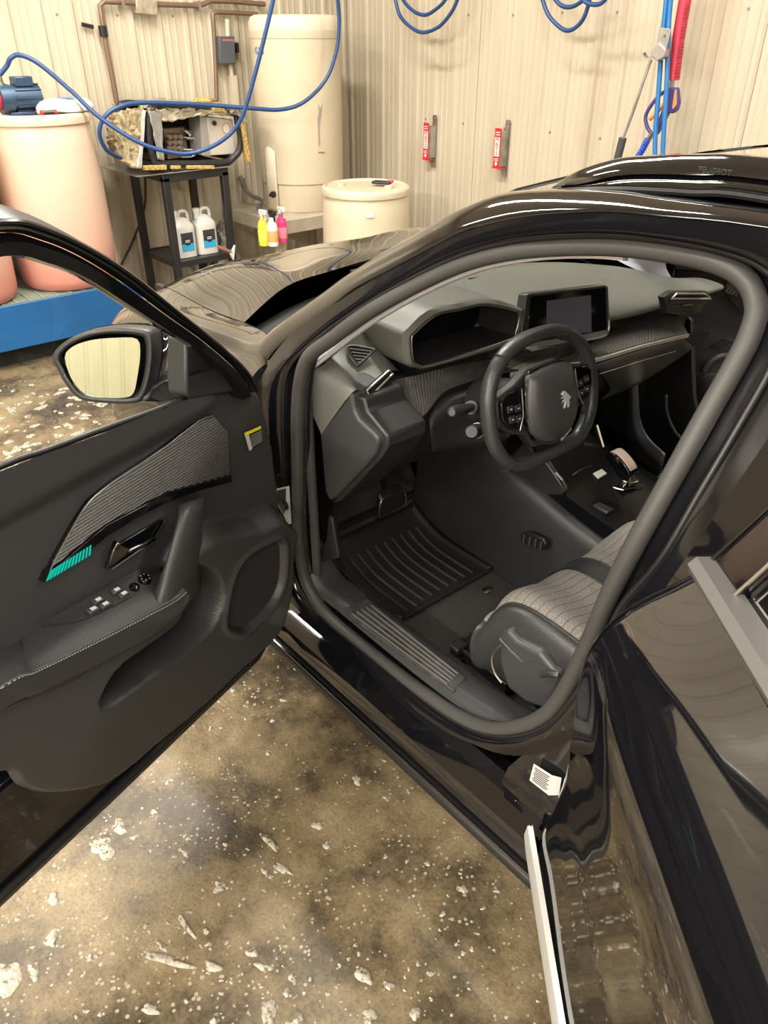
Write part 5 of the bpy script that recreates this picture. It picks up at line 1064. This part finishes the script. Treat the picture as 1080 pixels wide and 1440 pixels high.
bag = obj('plastic_bag', surf(rws, 3, 2, True), bagm, None, True, 180); tag(bag, 'crumpled white plastic bag with blue print on the pink drum', 'bag')
obj('blue_print', surf([[p + K * .012 + V(-.002, 0, 0) for p in (bc + V(-.06, .05, .056), bc + V(.0, .06, .062))], [p + K * .012 for p in (bc + V(-.05, -.05, .056), bc + V(.01, -.04, .062))]], 2, 2), mat('blue_ink', (.10, .22, .50), .4), bag)
obj('red_print', surf([[p + K * .012 for p in (bc + V(-.02, -.09, .048), bc + V(.02, -.085, .052))], [p + K * .012 for p in (bc + V(-.02, -.12, .038), bc + V(.02, -.115, .042))]], 2, 2), mat('red_ink', (.5, .04, .06), .4), bag)
mk_ = obj('marker_pen', tube([V(4.84, -1.64, dz_ + .024), V(4.83, -1.70, dz_ + .024)], .012, 10), RUBD, None); tag(mk_, 'short black nozzle with red ends on the drum lid', 'nozzle')
for a, b in ((-1.63, -1.642), (-1.70, -1.716)): obj('red_cap', tube([V(4.84, a, dz_ + .024), V(4.84, b, dz_ + .024)], .014, 10), REDM, mk_)
# ---- hoses
def hs(name, pts, r, m, label, group=None): return tag(obj(name, hose([oX(u, v, x) for u, v, x in pts], r), m, None, True, 180), label, 'hose', group)
h0 = [pc_ + V(0, .092, .11)] + [oX(u, v, x) for u, v, x in ((10, 92, 5.03), (15, 82, 5.01), (28, 77.5, 4.99), (55, 90, 4.95), (100, 128, 4.88), (140, 165, 4.80), (195, 200, 4.70), (240, 214, 4.64), (272, 215, 4.60), (302, 204, 4.55), (326, 186, 4.5), (341, 163, 4.45), (355, 118, 4.4), (370, 60, 4.35), (386, -10, 4.3), (400, -90, 4.25), (410, -170, 4.2))]
tag(obj('water_hose', hose(h0, .0125), HOSEB, None, True, 180), 'blue hose from the pump sagging across the pump rig', 'hose')
hs('water_hose', [(170, 222, 4.93), (150, 211, 4.86), (140, 188, 4.82), (146, 166, 4.8), (166, 151, 4.8), (200, 144.5, 4.8), (280, 147, 4.78), (350, 152, 4.7), (395, 154, 4.65), (428, 143, 4.6), (458, 112, 4.58), (473, 72, 4.56), (477, 30, 4.55), (474, -10, 4.54), (468, -90, 4.5), (462, -170, 4.5)], .0125, HOSEB, 'blue hose looping over the pump rig and past the tall tank')
def hy(name, pts, r, m, label, y, group=None): return tag(obj(name, hose([oY(u, v, y) for u, v in pts], r), m, None, True, 180), label, 'hose', group)
hy('water_hose', [(553, -60), (554, -20), (556, 0), (565, 26), (590, 45), (615, 39), (633, 20), (643, 0), (648, -20), (650, -60)], .0115, HOSEB, 'outer blue hose loop hanging above the nearer-corner mat clip', -4.0, None)
hy('water_hose', [(560, -60), (562, -20), (567, 0), (582, 16), (598, 21), (613, 13), (626, 0), (634, -20), (638, -60)], .0115, HOSEB, 'inner blue hose loop hanging above the nearer-corner mat clip', -4.05, None)
hy('water_hose', [(755, -60), (758, -20), (763, 0), (774, 25), (797, 43), (818, 30), (829, 0), (832, -30), (834, -60)], .0115, HOSEB, 'low blue hose loop hanging beside the two straight hoses', -4.0, None)
hy('water_hose', [(770, -60), (775, -15), (786, 5), (800, 10), (815, 4), (830, -12), (840, -60)], .0115, HOSEB, 'small blue hose loop above the low hose loop', -4.05, None)
hy('water_hose', [(808, -50), (815, -8), (832, 6), (852, -2), (866, -50)], .0115, HOSEB, 'wide blue hose loop nearest the two straight hoses', -3.95, None)
hs2 = lambda pts, lab: hy('supply_hose', pts, .0125, HOSEL, lab, -3.98)
hs2([(941, -60), (937, 0), (931, 60), (926, 130), (922, 180), (921, 215), (921, 260)], 'bright blue straight hose behind the steel hook'); hs2([(948, -60), (943, 0), (940, 40), (938, 110), (935, 160), (932, 215), (931, 260)], 'bright blue straight hose in front of the spray gun')
# ---- spray wand on its hook, gun with red lance
YH = -3.98
hk = empty('wall_hook', tuple(oY(935, 60, -4.2))); tag(hk, 'bent galvanised steel hook holding the lance', 'hook')
obj('hook_plate', prism([oY(u, v, YH + .05) for u, v in ((928, 38), (943, 41), (938, 64), (936, 72), (925, 60))], (0, -.006, 0)), STEEL, hk, True, bevel=.002)
obj('hook_stay', bar(oY(935, 45, YH + .045), oY(935, 45, YW + .01), .02, .02), STEEL, hk, False)
obj('hook_tray', prism([oY(u, v, YH + .06) for u, v in ((925, 60), (936, 70), (934, 80), (924, 86), (916, 80), (915, 74))], (0, -.04, 0)), STEEL, hk, True, bevel=.003)
obj('hook_arm', sweep([oY(u, v, YH + .07) for u, v in ((918, 80), (910, 81), (906, 77), (907, 74))], [(-.012, -.003), (.012, -.003), (.012, .003), (-.012, .003)]), STEEL, hk, True, 30)
obj('hook_screw', lathe([(.008, 0), (.006, .004), (0, .005)], oY(934, 50, YH + .052), 10, (V(1, 0, 0), K, V(0, 1, 0))), SATIN, hk)
ln = empty('spray_lance', tuple(oY(880, 215, YH))); tag(ln, 'thin steel spray lance with a black grip hanging by the red lance', 'lance')
obj('lance_tube', hose([oY(u, v, YH + .04) for u, v in ((916, 84), (911, 97), (903, 120), (890, 158), (875, 198))], .0075), STEEL, ln)
obj('lance_grip', tube([oY(876, 194, YH + .04), oY(868, 225, YH + .04), oY(855, 262, YH + .04)], .021, 14), mat('grip_grey', (.05, .05, .055), .6), ln, True, 50)
gun = empty('spray_gun', tuple(oY(930, 160, -3.98))); tag(gun, 'purple and orange trigger gun with red lance shroud and blue hose end', 'spray gun')
YG = -4.04; PUR = mat('gun_purple', (.06, .05, .22), .4); ORA = mat('gun_orange', (.85, .28, .06), .4)
obj('lance_shroud', tube([oY(947, 113, YG), oY(953, 60, YG), oY(965, -10, YG), oY(972, -60, YG)], .031, 16), mat('red_shroud', (.50, .03, .06), .4), gun, True, 50)
for i in range(24):
    if i % 6 == 5: continue
    v = 108 - i * 4.6; u = 953 + (108 - v) * .145; obj('shroud_slot', bar(oY(u - 3.5, v, YG + .029), oY(u + 2.5, v - .6, YG + .027), .006, .004), mat('slot_dark', (.15, .01, .02), .6), gun, False)
obj('coupling', tube([oY(946, 113, YG), oY(944, 124, YG)], .013, 10), SATIN, gun)
obj('gun_body', prism([oY(u, v, YG + .018) for u, v in ((941, 123), (951, 123), (953, 145), (950, 155), (944, 160), (939, 158), (922, 190), (916, 190), (930, 155), (938, 140))], (0, -.036, 0)), PUR, gun, True, bevel=.006)
obj('gun_guard', sweep(crom([oY(u, v, YG) for u, v in ((941, 126), (930, 132), (918, 145), (909, 160), (908, 170), (912, 182), (918, 189))], 4), circ(.010, 8)), PUR, gun, True, 180)
obj('gun_trigger', sweep(crom([oY(u, v, YG) for u, v in ((934, 146), (924, 158), (914, 168))], 3), circ(.010, 8)), ORA, gun, True, 180)
obj('gun_side', prism([oY(u, v, YG + .021) for u, v in ((949, 126), (951, 127), (951, 147), (947, 153), (945, 152))], (0, -.004, 0)), ORA, gun, False)
obj('gun_swivel', tube([oY(917, 188, YG), oY(911, 198, YG)], .014, 10), SATIN, gun)
cl_h = [oY(u, v, YG) for u, v in ((911, 196), (905, 208), (897, 222), (888, 240))]
cp_ = crom(cl_h, 20)
obj('hose_core', tube(cp_, .012, 8), mat('royal_blue', (.02, .07, .55), .3), gun); tw = []
for ph in (0, math.pi):
    fr_2 = frames(cp_); tw.append(tube([p + r * .010 * math.cos(i * .55 + ph) + u_ * .010 * math.sin(i * .55 + ph) for i, (p, r, u_) in enumerate(fr_2)], .009, 6))
obj('hose_spiral', join(*tw), MATS['royal_blue'], gun, True, 180)
# ---- mat clips on the right wall
def clip(u, v, sc, label):
    c = oY(u, v, YW + .02); t = empty('mat_clip', tuple(c)); tag(t, label, 'mat clip')
    yy = YW + .016
    obj('clip_bracket', join(box((c[0], yy + .003, c[2]), (.035, .005, .34)), box((c[0] - .004, yy + .03, c[2]), (.022, .05, .21))), STEEL, t, False)
    for dz in (-.15, .15): obj('clip_screw', lathe([(.008, 0), (.006, .004), (0, .005)], (c[0], yy + .006, c[2] + dz), 8, (V(1, 0, 0), K, V(0, 1, 0))), SATIN, t)
    sg = obj('clip_sign', box((c[0] + .028, yy + .055, c[2] + .005), (.055, .004, .235)), REDM, t, False)
    obj('sign_panel', box((c[0] + .028, yy + .0575, c[2] + .012), (.042, .002, .115)), WHITE, t, False)
    for i, ch in enumerate('MATS'): text('sign_letter', ch, .034, (c[0] + .028, yy + .0592, c[2] + .055 - i * .028), (-1, 0, 0), (0, 0, 1), REDM, t)
    for k in (.098, .084): obj('sign_print', box((c[0] + .028, yy + .0575, c[2] + k), (.036, .002, .006)), WHITE, t, False)
    for k in (-.060, -.070): obj('sign_print', box((c[0] + .028, yy + .0575, c[2] + k), (.034, .002, .005)), WHITE, t, False)
    obj('sign_arrow', prism([V(c[0] + .028 + a, yy + .0585, c[2] + b) for a, b in ((-.008, -.078), (.008, -.078), (.008, -.088), (.016, -.088), (0, -.106), (-.016, -.088), (-.008, -.088))], (0, -.002, 0)), WHITE, t, False)
    obj('sign_foot', box((c[0] + .012, yy + .05, c[2] - .115), (.085, .03, .008)), REDM, t, False)
clip(610, 199, 1, 'red mat clip sign nearer the wall corner'); clip(711, 209, 1, 'red mat clip sign farther along from the wall corner')
# ---- tall tank on its bench
TX, TY, TR, TZ = 5.06, -3.50, .305, .635
tk = empty('water_tank', (TX, TY, TZ)); tag(tk, 'tall cream cylindrical tank standing on a steel bench in the corner', 'tank')
obj('tank_body', lathe([(TR * .93, 0), (TR * .95, .01), (TR * .955, .18), (TR * .97, .185), (TR * .985, .19), (TR, .6), (TR, 1.07)], (TX, TY, TZ), 48), CREAMP, tk, True, 40)
obj('tank_collar', lathe([(TR * 1.01, 1.07), (TR * 1.015, 1.08), (TR * 1.015, 1.115), (TR * 1.0, 1.12)], (TX, TY, TZ), 48), CREAMP, tk, True, 40)
obj('tank_lid', lathe([(TR * 1.01, 1.115), (TR * 1.01, 1.16), (TR * .96, 1.19), (TR * .88, 1.202), (0, 1.205)], (TX, TY, TZ), 48), mat('tank_lid', (.66, .57, .44), .5, var=.1), tk, True, 40)
def tpt(ang, z, dr=.003): return V(TX + (TR + dr) * math.cos(ang), TY + (TR + dr) * math.sin(ang), z)
ca = math.pi - HEAD + math.radians(5.6)     # direction from tank towards the camera
obj('tank_panel', surf([[tpt(ca - .95, TZ + .02, .006), tpt(ca - .8, TZ + .02, .006), tpt(ca - .62, TZ + .02, .006)], [tpt(ca - .95, TZ + .40, .008), tpt(ca - .8, TZ + .43, .008), tpt(ca - .62, TZ + .40, .008)]], 3, 2), mat('panel_cream', (.66, .58, .45), .5), tk, True, 180, thick=.006)
nrm = V(math.cos(ca - .8), math.sin(ca - .8), 0)
obj('tank_knob', lathe([(.022, 0), (.022, .02), (.012, .024), (.012, .04), (0, .042)], tpt(ca - .72, TZ + .12, .008), 12, (np.cross(K, nrm), K, nrm)), RUBD, tk, True, 40)
for i, ch in enumerate('GIS'):
    a_ = ca - 1.0 + i * .11; nn = V(math.cos(a_), math.sin(a_), 0); text('tank_letter', ch, .055, tpt(a_, TZ + 1.0, .004), np.cross(K, nn), K, mat('tank_blue', (.03, .14, .35), .5), tk)
stn = [tpt(ca + a_, z, .0015) for a_, z in ((.42, 1.24), (.46, 1.28), (.44, 1.33), (.50, 1.30), (.56, 1.33), (.50, 1.24), (.46, 1.18), (.46, 1.08), (.42, 1.06))]
obj('tank_scuff', prism(stn, (0, 0, 0.0)) if False else ([*stn], [tuple(range(len(stn)))]), mat('scuff_grey', (.30, .28, .25), .7), tk, False)
obj('tank_red_mark', prism([tpt(ca + .40, 1.035), tpt(ca + .57, 1.03), tpt(ca + .57, 1.024), tpt(ca + .40, 1.028)], (-.001, .001, 0)), mat('rust', (.30, .10, .08), .7), tk, False)
bn_ = empty('tank_bench', (5.05, -3.5, 0)); tag(bn_, 'low pale steel bench carrying the tall tank', 'bench')
BEN = mat('bench_steel', (.50, .44, .35), .5, .2, var=.25, vscale=6)
bx0, bx1, by0, by1 = 4.70, 5.40, -3.86, -3.04
obj('bench_top', join(box(((bx0 + bx1) / 2, (by0 + by1) / 2, TZ - .012), (bx1 - bx0 - .02, by1 - by0 - .02, .02)), box((bx0, (by0 + by1) / 2, TZ - .045), (.04, by1 - by0, .09)), box((bx1, (by0 + by1) / 2, TZ - .045), (.04, by1 - by0, .09)), box(((bx0 + bx1) / 2, by0, TZ - .045), (bx1 - bx0, .04, .09)), box(((bx0 + bx1) / 2, by1, TZ - .045), (bx1 - bx0, .04, .09))), BEN, bn_, True, 30, bevel=.003)
for x in (bx0, bx1):
    for y in (by0, by1): obj('leg', box((x, y, (TZ - .09) / 2), (.06, .06, TZ - .09)), BEN, bn_, True, 30, bevel=.003)
# spray bottles hanging on the bench edge
def sbottle(u, col, dx, label, tilt=0):
    c = oX(u, 335, 4.635 + dx); t = empty('spray_bottle', tuple(c)); tag(t, label, 'spray bottle')
    x, y = c[0], c[1]; z0 = .51
    obj('bottle_body', lathe([(0, 0), (.034, .002), (.036, .02), (.036, .12), (.030, .15), (.016, .17), (.014, .19)], (x, y, z0), 16), col[0], t, True, 50)
    obj('bottle_label', lathe([(.0368, .03), (.0372, .032), (.0372, .10), (.0368, .102)], (x, y, z0), 16), col[1], t, True, 50)
    obj('trigger_head', join(box((x - .012, y, z0 + .215), (.075, .024, .03)), box((x - .035, y, z0 + .185), (.010, .012, .05)), tube([V(x, y, z0 + .185), V(x, y, z0 + .205)], .017, 10)), col[2], t, True, 30, bevel=.004)
CLR = mat('milky_plastic', (.72, .70, .64), .3); 
sbottle(371, (mat('yellow_soap', (.62, .60, .04), .25), mat('lime_label', (.70, .70, .10), .4), WHITE), .0, 'spray bottle of yellow cleaner on the bench edge')
sbottle(384, (CLR, mat('orange_label', (.75, .35, .12), .4), RUBD), -.05, 'milky spray bottle with an orange label on the bench edge')
sbottle(397, (mat('pink_soap', (.75, .05, .20), .25), mat('pink_label', (.80, .25, .35), .4), WHITE), .0, 'spray bottle of pink cleaner on the bench edge')
# ---- pump rig table
tb = empty('equipment_stand', (5.07, -2.52, 0)); tag(tb, 'black steel stand with a lower shelf carrying the pump rig', 'stand')
tx0, tx1, ty0, ty1, tz = 4.85, 5.30, -2.73, -2.31, .985
for x in (tx0, tx1):
    for y in (ty0, ty1): obj('leg', box((x, y, (tz - .02) / 2), (.045, .045, tz - .02)), BLKMET, tb, True, 30, bevel=.003)
obj('top_frame', join(box((tx0, (ty0 + ty1) / 2, tz - .02), (.045, ty1 - ty0 + .045, .05)), box((tx1, (ty0 + ty1) / 2, tz - .02), (.045, ty1 - ty0 + .045, .05)), box(((tx0 + tx1) / 2, ty0, tz - .02), (tx1 - tx0, .045, .05)), box(((tx0 + tx1) / 2, ty1, tz - .02), (tx1 - tx0, .045, .05))), BLKMET, tb, True, 30, bevel=.003)
obj('top_sheet', box(((tx0 + tx1) / 2 + .02, (ty0 + ty1) / 2 + .07, tz + .010), (tx1 - tx0 + .12, .68, .006)), STEEL, tb, False)
obj('shelf', join(box(((tx0 + tx1) / 2, (ty0 + ty1) / 2, .44), (tx1 - tx0, ty1 - ty0, .012)), box((tx0, (ty0 + ty1) / 2, .43), (.03, ty1 - ty0, .04)), box((tx1, (ty0 + ty1) / 2, .43), (.03, ty1 - ty0, .04)), box(((tx0 + tx1) / 2, ty0, .43), (tx1 - tx0, .03, .04)), box(((tx0 + tx1) / 2, ty1, .43), (tx1 - tx0, .03, .04))), BLKMET, tb, True, 30, bevel=.003)
tag(obj('power_cable', hose([V(5.33, -2.40, .93), V(5.33, -2.36, .72), V(5.35, -2.24, .5), V(5.36, -2.10, .30), V(5.34, -2.0, .02)], .008), RUBD, None), 'thin black cable dropping behind the black stand', 'cable')
# pump rig
FOIL = mat('foil', (.62, .58, .48), .28, .85, bump=1, bscale=40, var=.3, vscale=25); FOILG = mat('foil_insulation', (.40, .33, .20), .55, .3, bump=1, bscale=70, var=.6, vscale=45); FELT = mat('mustard_felt', (.50, .34, .10), .9, bump=1, bscale=90, var=.75, vscale=70)
rig = empty('pressure_pump', (5.05, -2.5, tz)); tag(rig, 'pressure pump rig in a black tube cage wrapped in torn foil insulation', 'pressure pump')
zr = tz + .02
cage = [oX(u, v, 4.84) for u, v in ((209, 160), (210, 200), (216, 222), (228, 230), (310, 229), (328, 222), (338, 205), (334, 172), (322, 157), (240, 152), (216, 152))]
obj('cage_tube', tube(crom(cage, 5, True), .021, 12, True), BLKMET, rig, True, 180)
obj('cage_tube', tube(crom([p + V(.42, 0, 0) for p in cage], 5, True), .021, 12, True), BLKMET, rig, True, 180)
for i in (2, 5, 9): obj('cage_rail', tube([cage[i], cage[i] + V(.42, 0, 0)], .018, 10), BLKMET, rig)
for y in (-2.34, -2.68): obj('cage_foot', box((5.0, y, zr + .008), (.3, .05, .05)), BLKMET, rig, False)
obj('rig_back', prism([p + V(.40, 0, 0) for p in cage], (.01, 0, 0)), DARK, rig, False)
cb = [oX(u, v, 4.87) for u, v in ((290, 163), (328, 168), (331, 217), (296, 219))]
cbx = obj('control_box', prism(cb, (.16, 0, 0)), mat('control_grey', (.60, .56, .50), .4, .3), rig, True, 30, bevel=.006)
obj('box_side', prism([oX(u, v, 4.868) for u, v in ((281, 163), (290, 163), (296, 219), (284, 218))], (.15, 0, 0)), mat('control_side', (.35, .34, .32), .4, .3), rig, False)
obj('box_knob', lathe([(.014, 0), (.014, .01), (0, .012)], oX(301, 173, 4.867), 14, (V(0, 1, 0), K, V(-1, 0, 0))), RUBD, cbx, True, 40)
obj('warning_sticker', lathe([(.034, 0), (.034, .001), (0, .001)], oX(318, 181, 4.868), 24, (V(0, .85, 0), K, V(-1, 0, 0))), mat('sticker_orange', (.75, .22, .10), .5), cbx, False)
obj('sticker_centre', lathe([(.027, 0), (.027, .001), (0, .001)], oX(318, 181, 4.8665), 24, (V(0, .85, 0), K, V(-1, 0, 0))), WHITE, cbx, False)
BR = mat('brass_dull', (.28, .22, .17), .4, .7)
for r_i in range(3):
    for c_i in range(3): obj('pump_valve', lathe([(.021, 0), (.021, .03), (.014, .036), (0, .036)], oX(236 + c_i * 7.5, 192 + r_i * 8, 4.99), 8, (V(0, 1, 0), K, V(-1, 0, 0))), BR, rig, True, 30)
obj('pump_block', box(oX(243, 200, 5.06), (.10, .15, .18)), BR, rig, True, bevel=.006)
for ps_ in (((250, 193), (272, 195)), ((252, 210), (270, 211)), ((260, 183), (268, 190)), ((276, 190), (278, 215))): obj('pump_pipe', tube([oX(*ps_[0], 4.97), oX(*ps_[1], 4.97)], .010, 8), CHROME, rig)
obj('pump_line', hose([oX(u, v, 4.97) for u, v in ((258, 184), (270, 186), (276, 196), (278, 212), (270, 220), (255, 221))], .006), SATIN, rig)
obj('pump_motor', tube([V(5.12, -2.40, zr + .17), V(5.12, -2.70, zr + .17)], .10, 20), DARK, rig, True, 40)
# foil cover: wrinkled sheets
def foilsheet(name, rows, m, amp=.012, su=6, sv=6, th=.004):
    v, f = surf(rows, su, sv); rnd = random.Random(5); v = [p + V(rnd.uniform(-amp, amp), rnd.uniform(-amp, amp), rnd.uniform(-amp, amp)) for p in v]
    return obj(name, (v, f), m, rig, True, 25, thick=th)
foilsheet('foil_cover', [[oX(203, 152, 4.84), oX(250, 150, 4.84), oX(300, 152, 4.84), oX(344, 158, 4.84)], [oX(190, 147, 5.05), oX(250, 144, 5.05), oX(300, 147, 5.05), oX(335, 151, 5.05)], [V(5.32, -2.25, zr + .34), V(5.32, -2.4, zr + .36), V(5.32, -2.6, zr + .36), V(5.32, -2.75, zr + .33)]], FOIL, .008)
foilsheet('foil_front_flap', [[oX(204, 150, 4.82), oX(225, 152, 4.82), oX(260, 152, 4.82), oX(300, 153, 4.82), oX(340, 158, 4.82)], [oX(210, 162, 4.82), oX(228, 172, 4.82), oX(255, 168, 4.82), oX(282, 162, 4.82), oX(322, 162, 4.82)]], FOIL, .006)
foilsheet('foil_strip', [[oX(208, 155, 4.815), oX(228, 160, 4.815)], [oX(216, 190, 4.815), oX(229, 195, 4.815)], [oX(222, 224, 4.815), oX(231, 226, 4.815)]], mat('duct_tape', (.30, .29, .27), .4, .4), .004)
foilsheet('foil_side', [[oX(203, 150, 4.82), oX(202, 180, 4.82), oX(198, 210, 4.82), oX(191, 237, 4.82)], [oX(180, 153, 5.0), oX(175, 180, 5.0), oX(172, 205, 5.0), oX(168, 226, 5.0)], [oX(158, 158, 5.18), oX(152, 180, 5.18), oX(152, 200, 5.18), oX(160, 218, 5.18)], [oX(160, 158, 5.34), oX(155, 175, 5.34), oX(158, 200, 5.34), oX(165, 212, 5.34)]], FOILG, .010)
foilsheet('foil_edge', [[oX(200, 155, 4.81), oX(205, 155, 4.81)], [oX(197, 200, 4.81), oX(202, 200, 4.81)], [oX(192, 237, 4.81), oX(199, 237, 4.81)]], mat('foil_tape', (.72, .71, .68), .35, .6), .002)
foilsheet('foil_corner', [[oX(318, 148, 4.80), oX(330, 150, 4.80), oX(346, 158, 4.80)], [oX(324, 158, 4.80), oX(334, 163, 4.80), oX(347, 175, 4.80)]], FOIL, .008)
for q in ([(338, 165), (343, 165), (354, 228), (349, 229)], [(300, 151), (316, 151), (316, 158), (301, 158)], [(203, 234), (235, 232), (235, 239), (204, 240)], [(242, 233), (255, 233), (255, 238), (242, 238)], [(264, 233), (302, 233), (302, 238), (264, 238)]):
    obj('felt_lining', prism([oX(u, v, 4.80) for u, v in q], (.05, 0, 0)), FELT, rig, True, bevel=.004)
obj('felt_top', surf([[oX(270, 143, 5.1), oX(300, 143, 5.1)], [oX(278, 138, 5.15), oX(295, 139, 5.15)], [oX(272, 141, 5.25), oX(306, 142, 5.25)]], 4, 4), FELT, rig, True, 180, thick=.012)
# jugs on the lower shelf
def jug(u, y_off, label, full):
    c = V(4.97, oX(u, 345, 4.97)[1], .447); t = empty('jug', tuple(c)); tag(t, label, 'jug')
    sec = lambda z, kx, ky: [c + V(kx * a, ky * b, z) for a, b in ((-.055, -.065), (0, -.075), (.055, -.065), (.065, 0), (.055, .065), (0, .075), (-.055, .065), (-.065, 0))]
    JM = mat('jug_plastic', (.56, .55, .52), .35)
    obj('jug_body', surf([sec(0, .5, .5), sec(.002, .95, .95), sec(.02, 1, 1), sec(.17, 1, 1), sec(.20, .95, .95), sec(.235, .7, .55), sec(.25, .35, .28), sec(.252, .02, .02)], 3, 2, True), JM, t, True, 60)
    obj('jug_handle', sweep(crom([c + V(0, -.055, .20), c + V(0, -.05, .275), c + V(0, .0, .282), c + V(0, .015, .245)], 4), circ(.012, 8)), JM, t, True, 180)
    obj('jug_neck', tube([c + V(0, .04, .225), c + V(0, .04, .272)], .022, 14), JM, t); obj('jug_cap', tube([c + V(0, .04, .268), c + V(0, .04, .292)], .025, 14), WHITE, t, True, 40)
    obj('jug_label', prism([c + V(-.0672, y, z) for y, z in ((.042, .05), (-.045, .05), (-.045, .16), (.042, .16))], (.003, 0, 0)), mat('label_black', (.03, .035, .04), .4), t, False)
    obj('label_band', prism([c + V(-.0682, y, z) for y, z in ((.042, .045), (-.045, .045), (-.045, .09), (.042, .09))], (.002, 0, 0)), mat('label_cyan', (.02, .35, .60), .4), t, False)
    obj('label_badge', lathe([(.026, 0), (.026, .001), (0, .001)], c + V(-.0685, 0, .105), 18, (V(0, 1, 0), K, V(-1, 0, 0))), mat('label_dark', (.02, .02, .022), .4), t, False)
    for k in (.112, .102): obj('label_text', box(c + V(-.0702, 0, k), (.001, .034, .005)), WHITE, t, False)
jug(258, 0, 'milky plastic jug behind the front leg of the black stand', .1); jug(289, 0, 'milky plastic jug with its black and blue label facing the car', .0)
sq = empty('squeegee', tuple(oX(318, 352, 4.8))); tag(sq, 'small squeegee with a brown handle on the stand shelf', 'squeegee')
obj('squeegee_blade', prism([oX(u, v, 4.77) for u, v in ((331, 345), (329, 366), (324, 357), (327, 353))], (.02, 0, 0)), WHITE, sq, False); obj('squeegee_handle', tube([oX(326, 355, 4.78), oX(306, 347, 4.80)], .012, 8), mat('brown_handle', (.22, .11, .06), .5), sq)
fp_ = obj('felt_panel', prism([oX(u, v, 5.40) for u, v in ((300, 322), (314, 324), (308, 400), (290, 400))], (.02, 0, 0)), FELT, None, True, bevel=.004); tag(fp_, 'mottled mustard felt board leaning behind the stand', 'board')
pb_ = [[V(5.24 + a * k * .9, -2.90 + b * k * .7, z) for a, b in ((-.07, .0), (-.02, .12), (.08, .08), (.09, -.06), (0, -.11))] for z, k in ((.0, 1.1), (.12, 1.15), (.30, 1.0), (.48, .7), (.56, .3), (.57, .02))]
v_, f_ = surf(pb_, 4, 5, True); rnd = random.Random(3); v_ = [p + V(rnd.uniform(-.012, .012), rnd.uniform(-.012, .012), rnd.uniform(-.01, .01) if p[2] > .05 else 0) for p in v_]
tag(obj('foil_bundle', (v_, f_), mat('grey_foil', (.38, .36, .33), .3, .6, var=.5, vscale=25), None, True, 20), 'crumpled grey foil bundle on the floor by the bench', 'foil bundle')
# ---- pipes, conduit, switch
PIPE = mat('brown_pipe', (.20, .13, .09), .45, .4)
wx = XW - .05
def wpp(name, pts, r, m, label, cat): return tag(obj(name, tube(crom([oX(u, v, wx) for u, v in pts], 4), r, 10), m, None, True, 60), label, cat)
pipeA = [oX(u, v, wx) for u, v in ((165, 148), (158, 110), (150, 70), (144, 30), (140, 8))] + [oX(u, v, wx) for u, v in ((147, 2), (170, 3), (220, 6), (278, 8), (288, 5), (296, 1), (330, 2), (372, 6))]
pa = tag(obj('pipe', tube([p for p in pipeA], .016, 10), PIPE, None, True, 60), 'brown pipe running along the wall top and down to the pump rig', 'pipe')
for u, v in ((170, 3), (278, 8)): obj('pipe_clip', box(oX(u, v, wx + .01), (.06, .02, .05)), SATIN, pa, False)
obj('pipe_valve', tube([oX(143.5, 36, wx), oX(146.5, 52, wx)], .026, 10), BLKMET, pa)
tag(obj('pipe', tube([oX(u, v, wx) for u, v in ((305, 142), (303, 90), (300, 30), (299, 20), (304, 17), (330, 18), (362, 20))], .014, 10), PIPE, None, True, 60), 'brown pipe beside the wall switch', 'pipe')
swb = empty('wall_switch', tuple(oX(320, 70, XW))); tag(swb, 'grey isolator switch box on the wall beside the tall tank', 'switch box')
sb = [oX(u, v, XW - .10) for u, v in ((308, 51), (330, 51), (332, 90), (310, 90))]
obj('switch_body', prism(sb, (.085, 0, 0)), mat('switch_grey', (.07, .08, .095), .45), swb, True, 30, bevel=.006)
obj('switch_stripe', prism([oX(u, v, XW - .102) for u, v in ((313, 55), (329, 55), (329, 58), (313, 58))], (.002, 0, 0)), mat('dull_red', (.35, .12, .12), .5), swb, False)
obj('switch_lever', box(oX(333, 67, XW - .07), (.03, .02, .06)), RUBD, swb, False)
cdt = tag(obj('conduit', join(tube([oX(319.5, 27, XW - .04), oX(320.5, 51, XW - .04)], .016, 10), tube([oX(324, 90, XW - .04), oX(326, 108, XW - .04)], .016, 10), bar(oX(327, 106, XW - .035), oX(339, 250, XW - .035), .05, .04, (1, 0, 0))), CREAMP, None, True, 40), 'cream conduit running down from the switch box', 'conduit')
tag(obj('drain_hose', hose([oX(338, 248, XW - .05), oX(343, 262, 5.35), oX(352, 274, 5.3), oX(368, 282, 5.2), V(5.1, -3.12, TZ + .02)], .014), mat('grey_hose', (.12, .12, .11), .5), None), 'short grey hose drooping to the tank bench', 'hose')
it = obj('pipe_insulation', prism([oX(u, v, XW - .08) for u, v in ((191, -8), (221, -6), (222, 22), (208, 20), (192, 18))], (.05, 0, 0)), FOIL, None, True, bevel=.004); tag(it, 'scrap of foil insulation wrapped round the wall pipe', 'insulation')
tag(obj('wall_clip', tube([oX(115, 34, XW - .03), oX(131, 38, XW - .03)], .012, 8), RUBD, None), 'small black peg on the cream wall', 'peg')
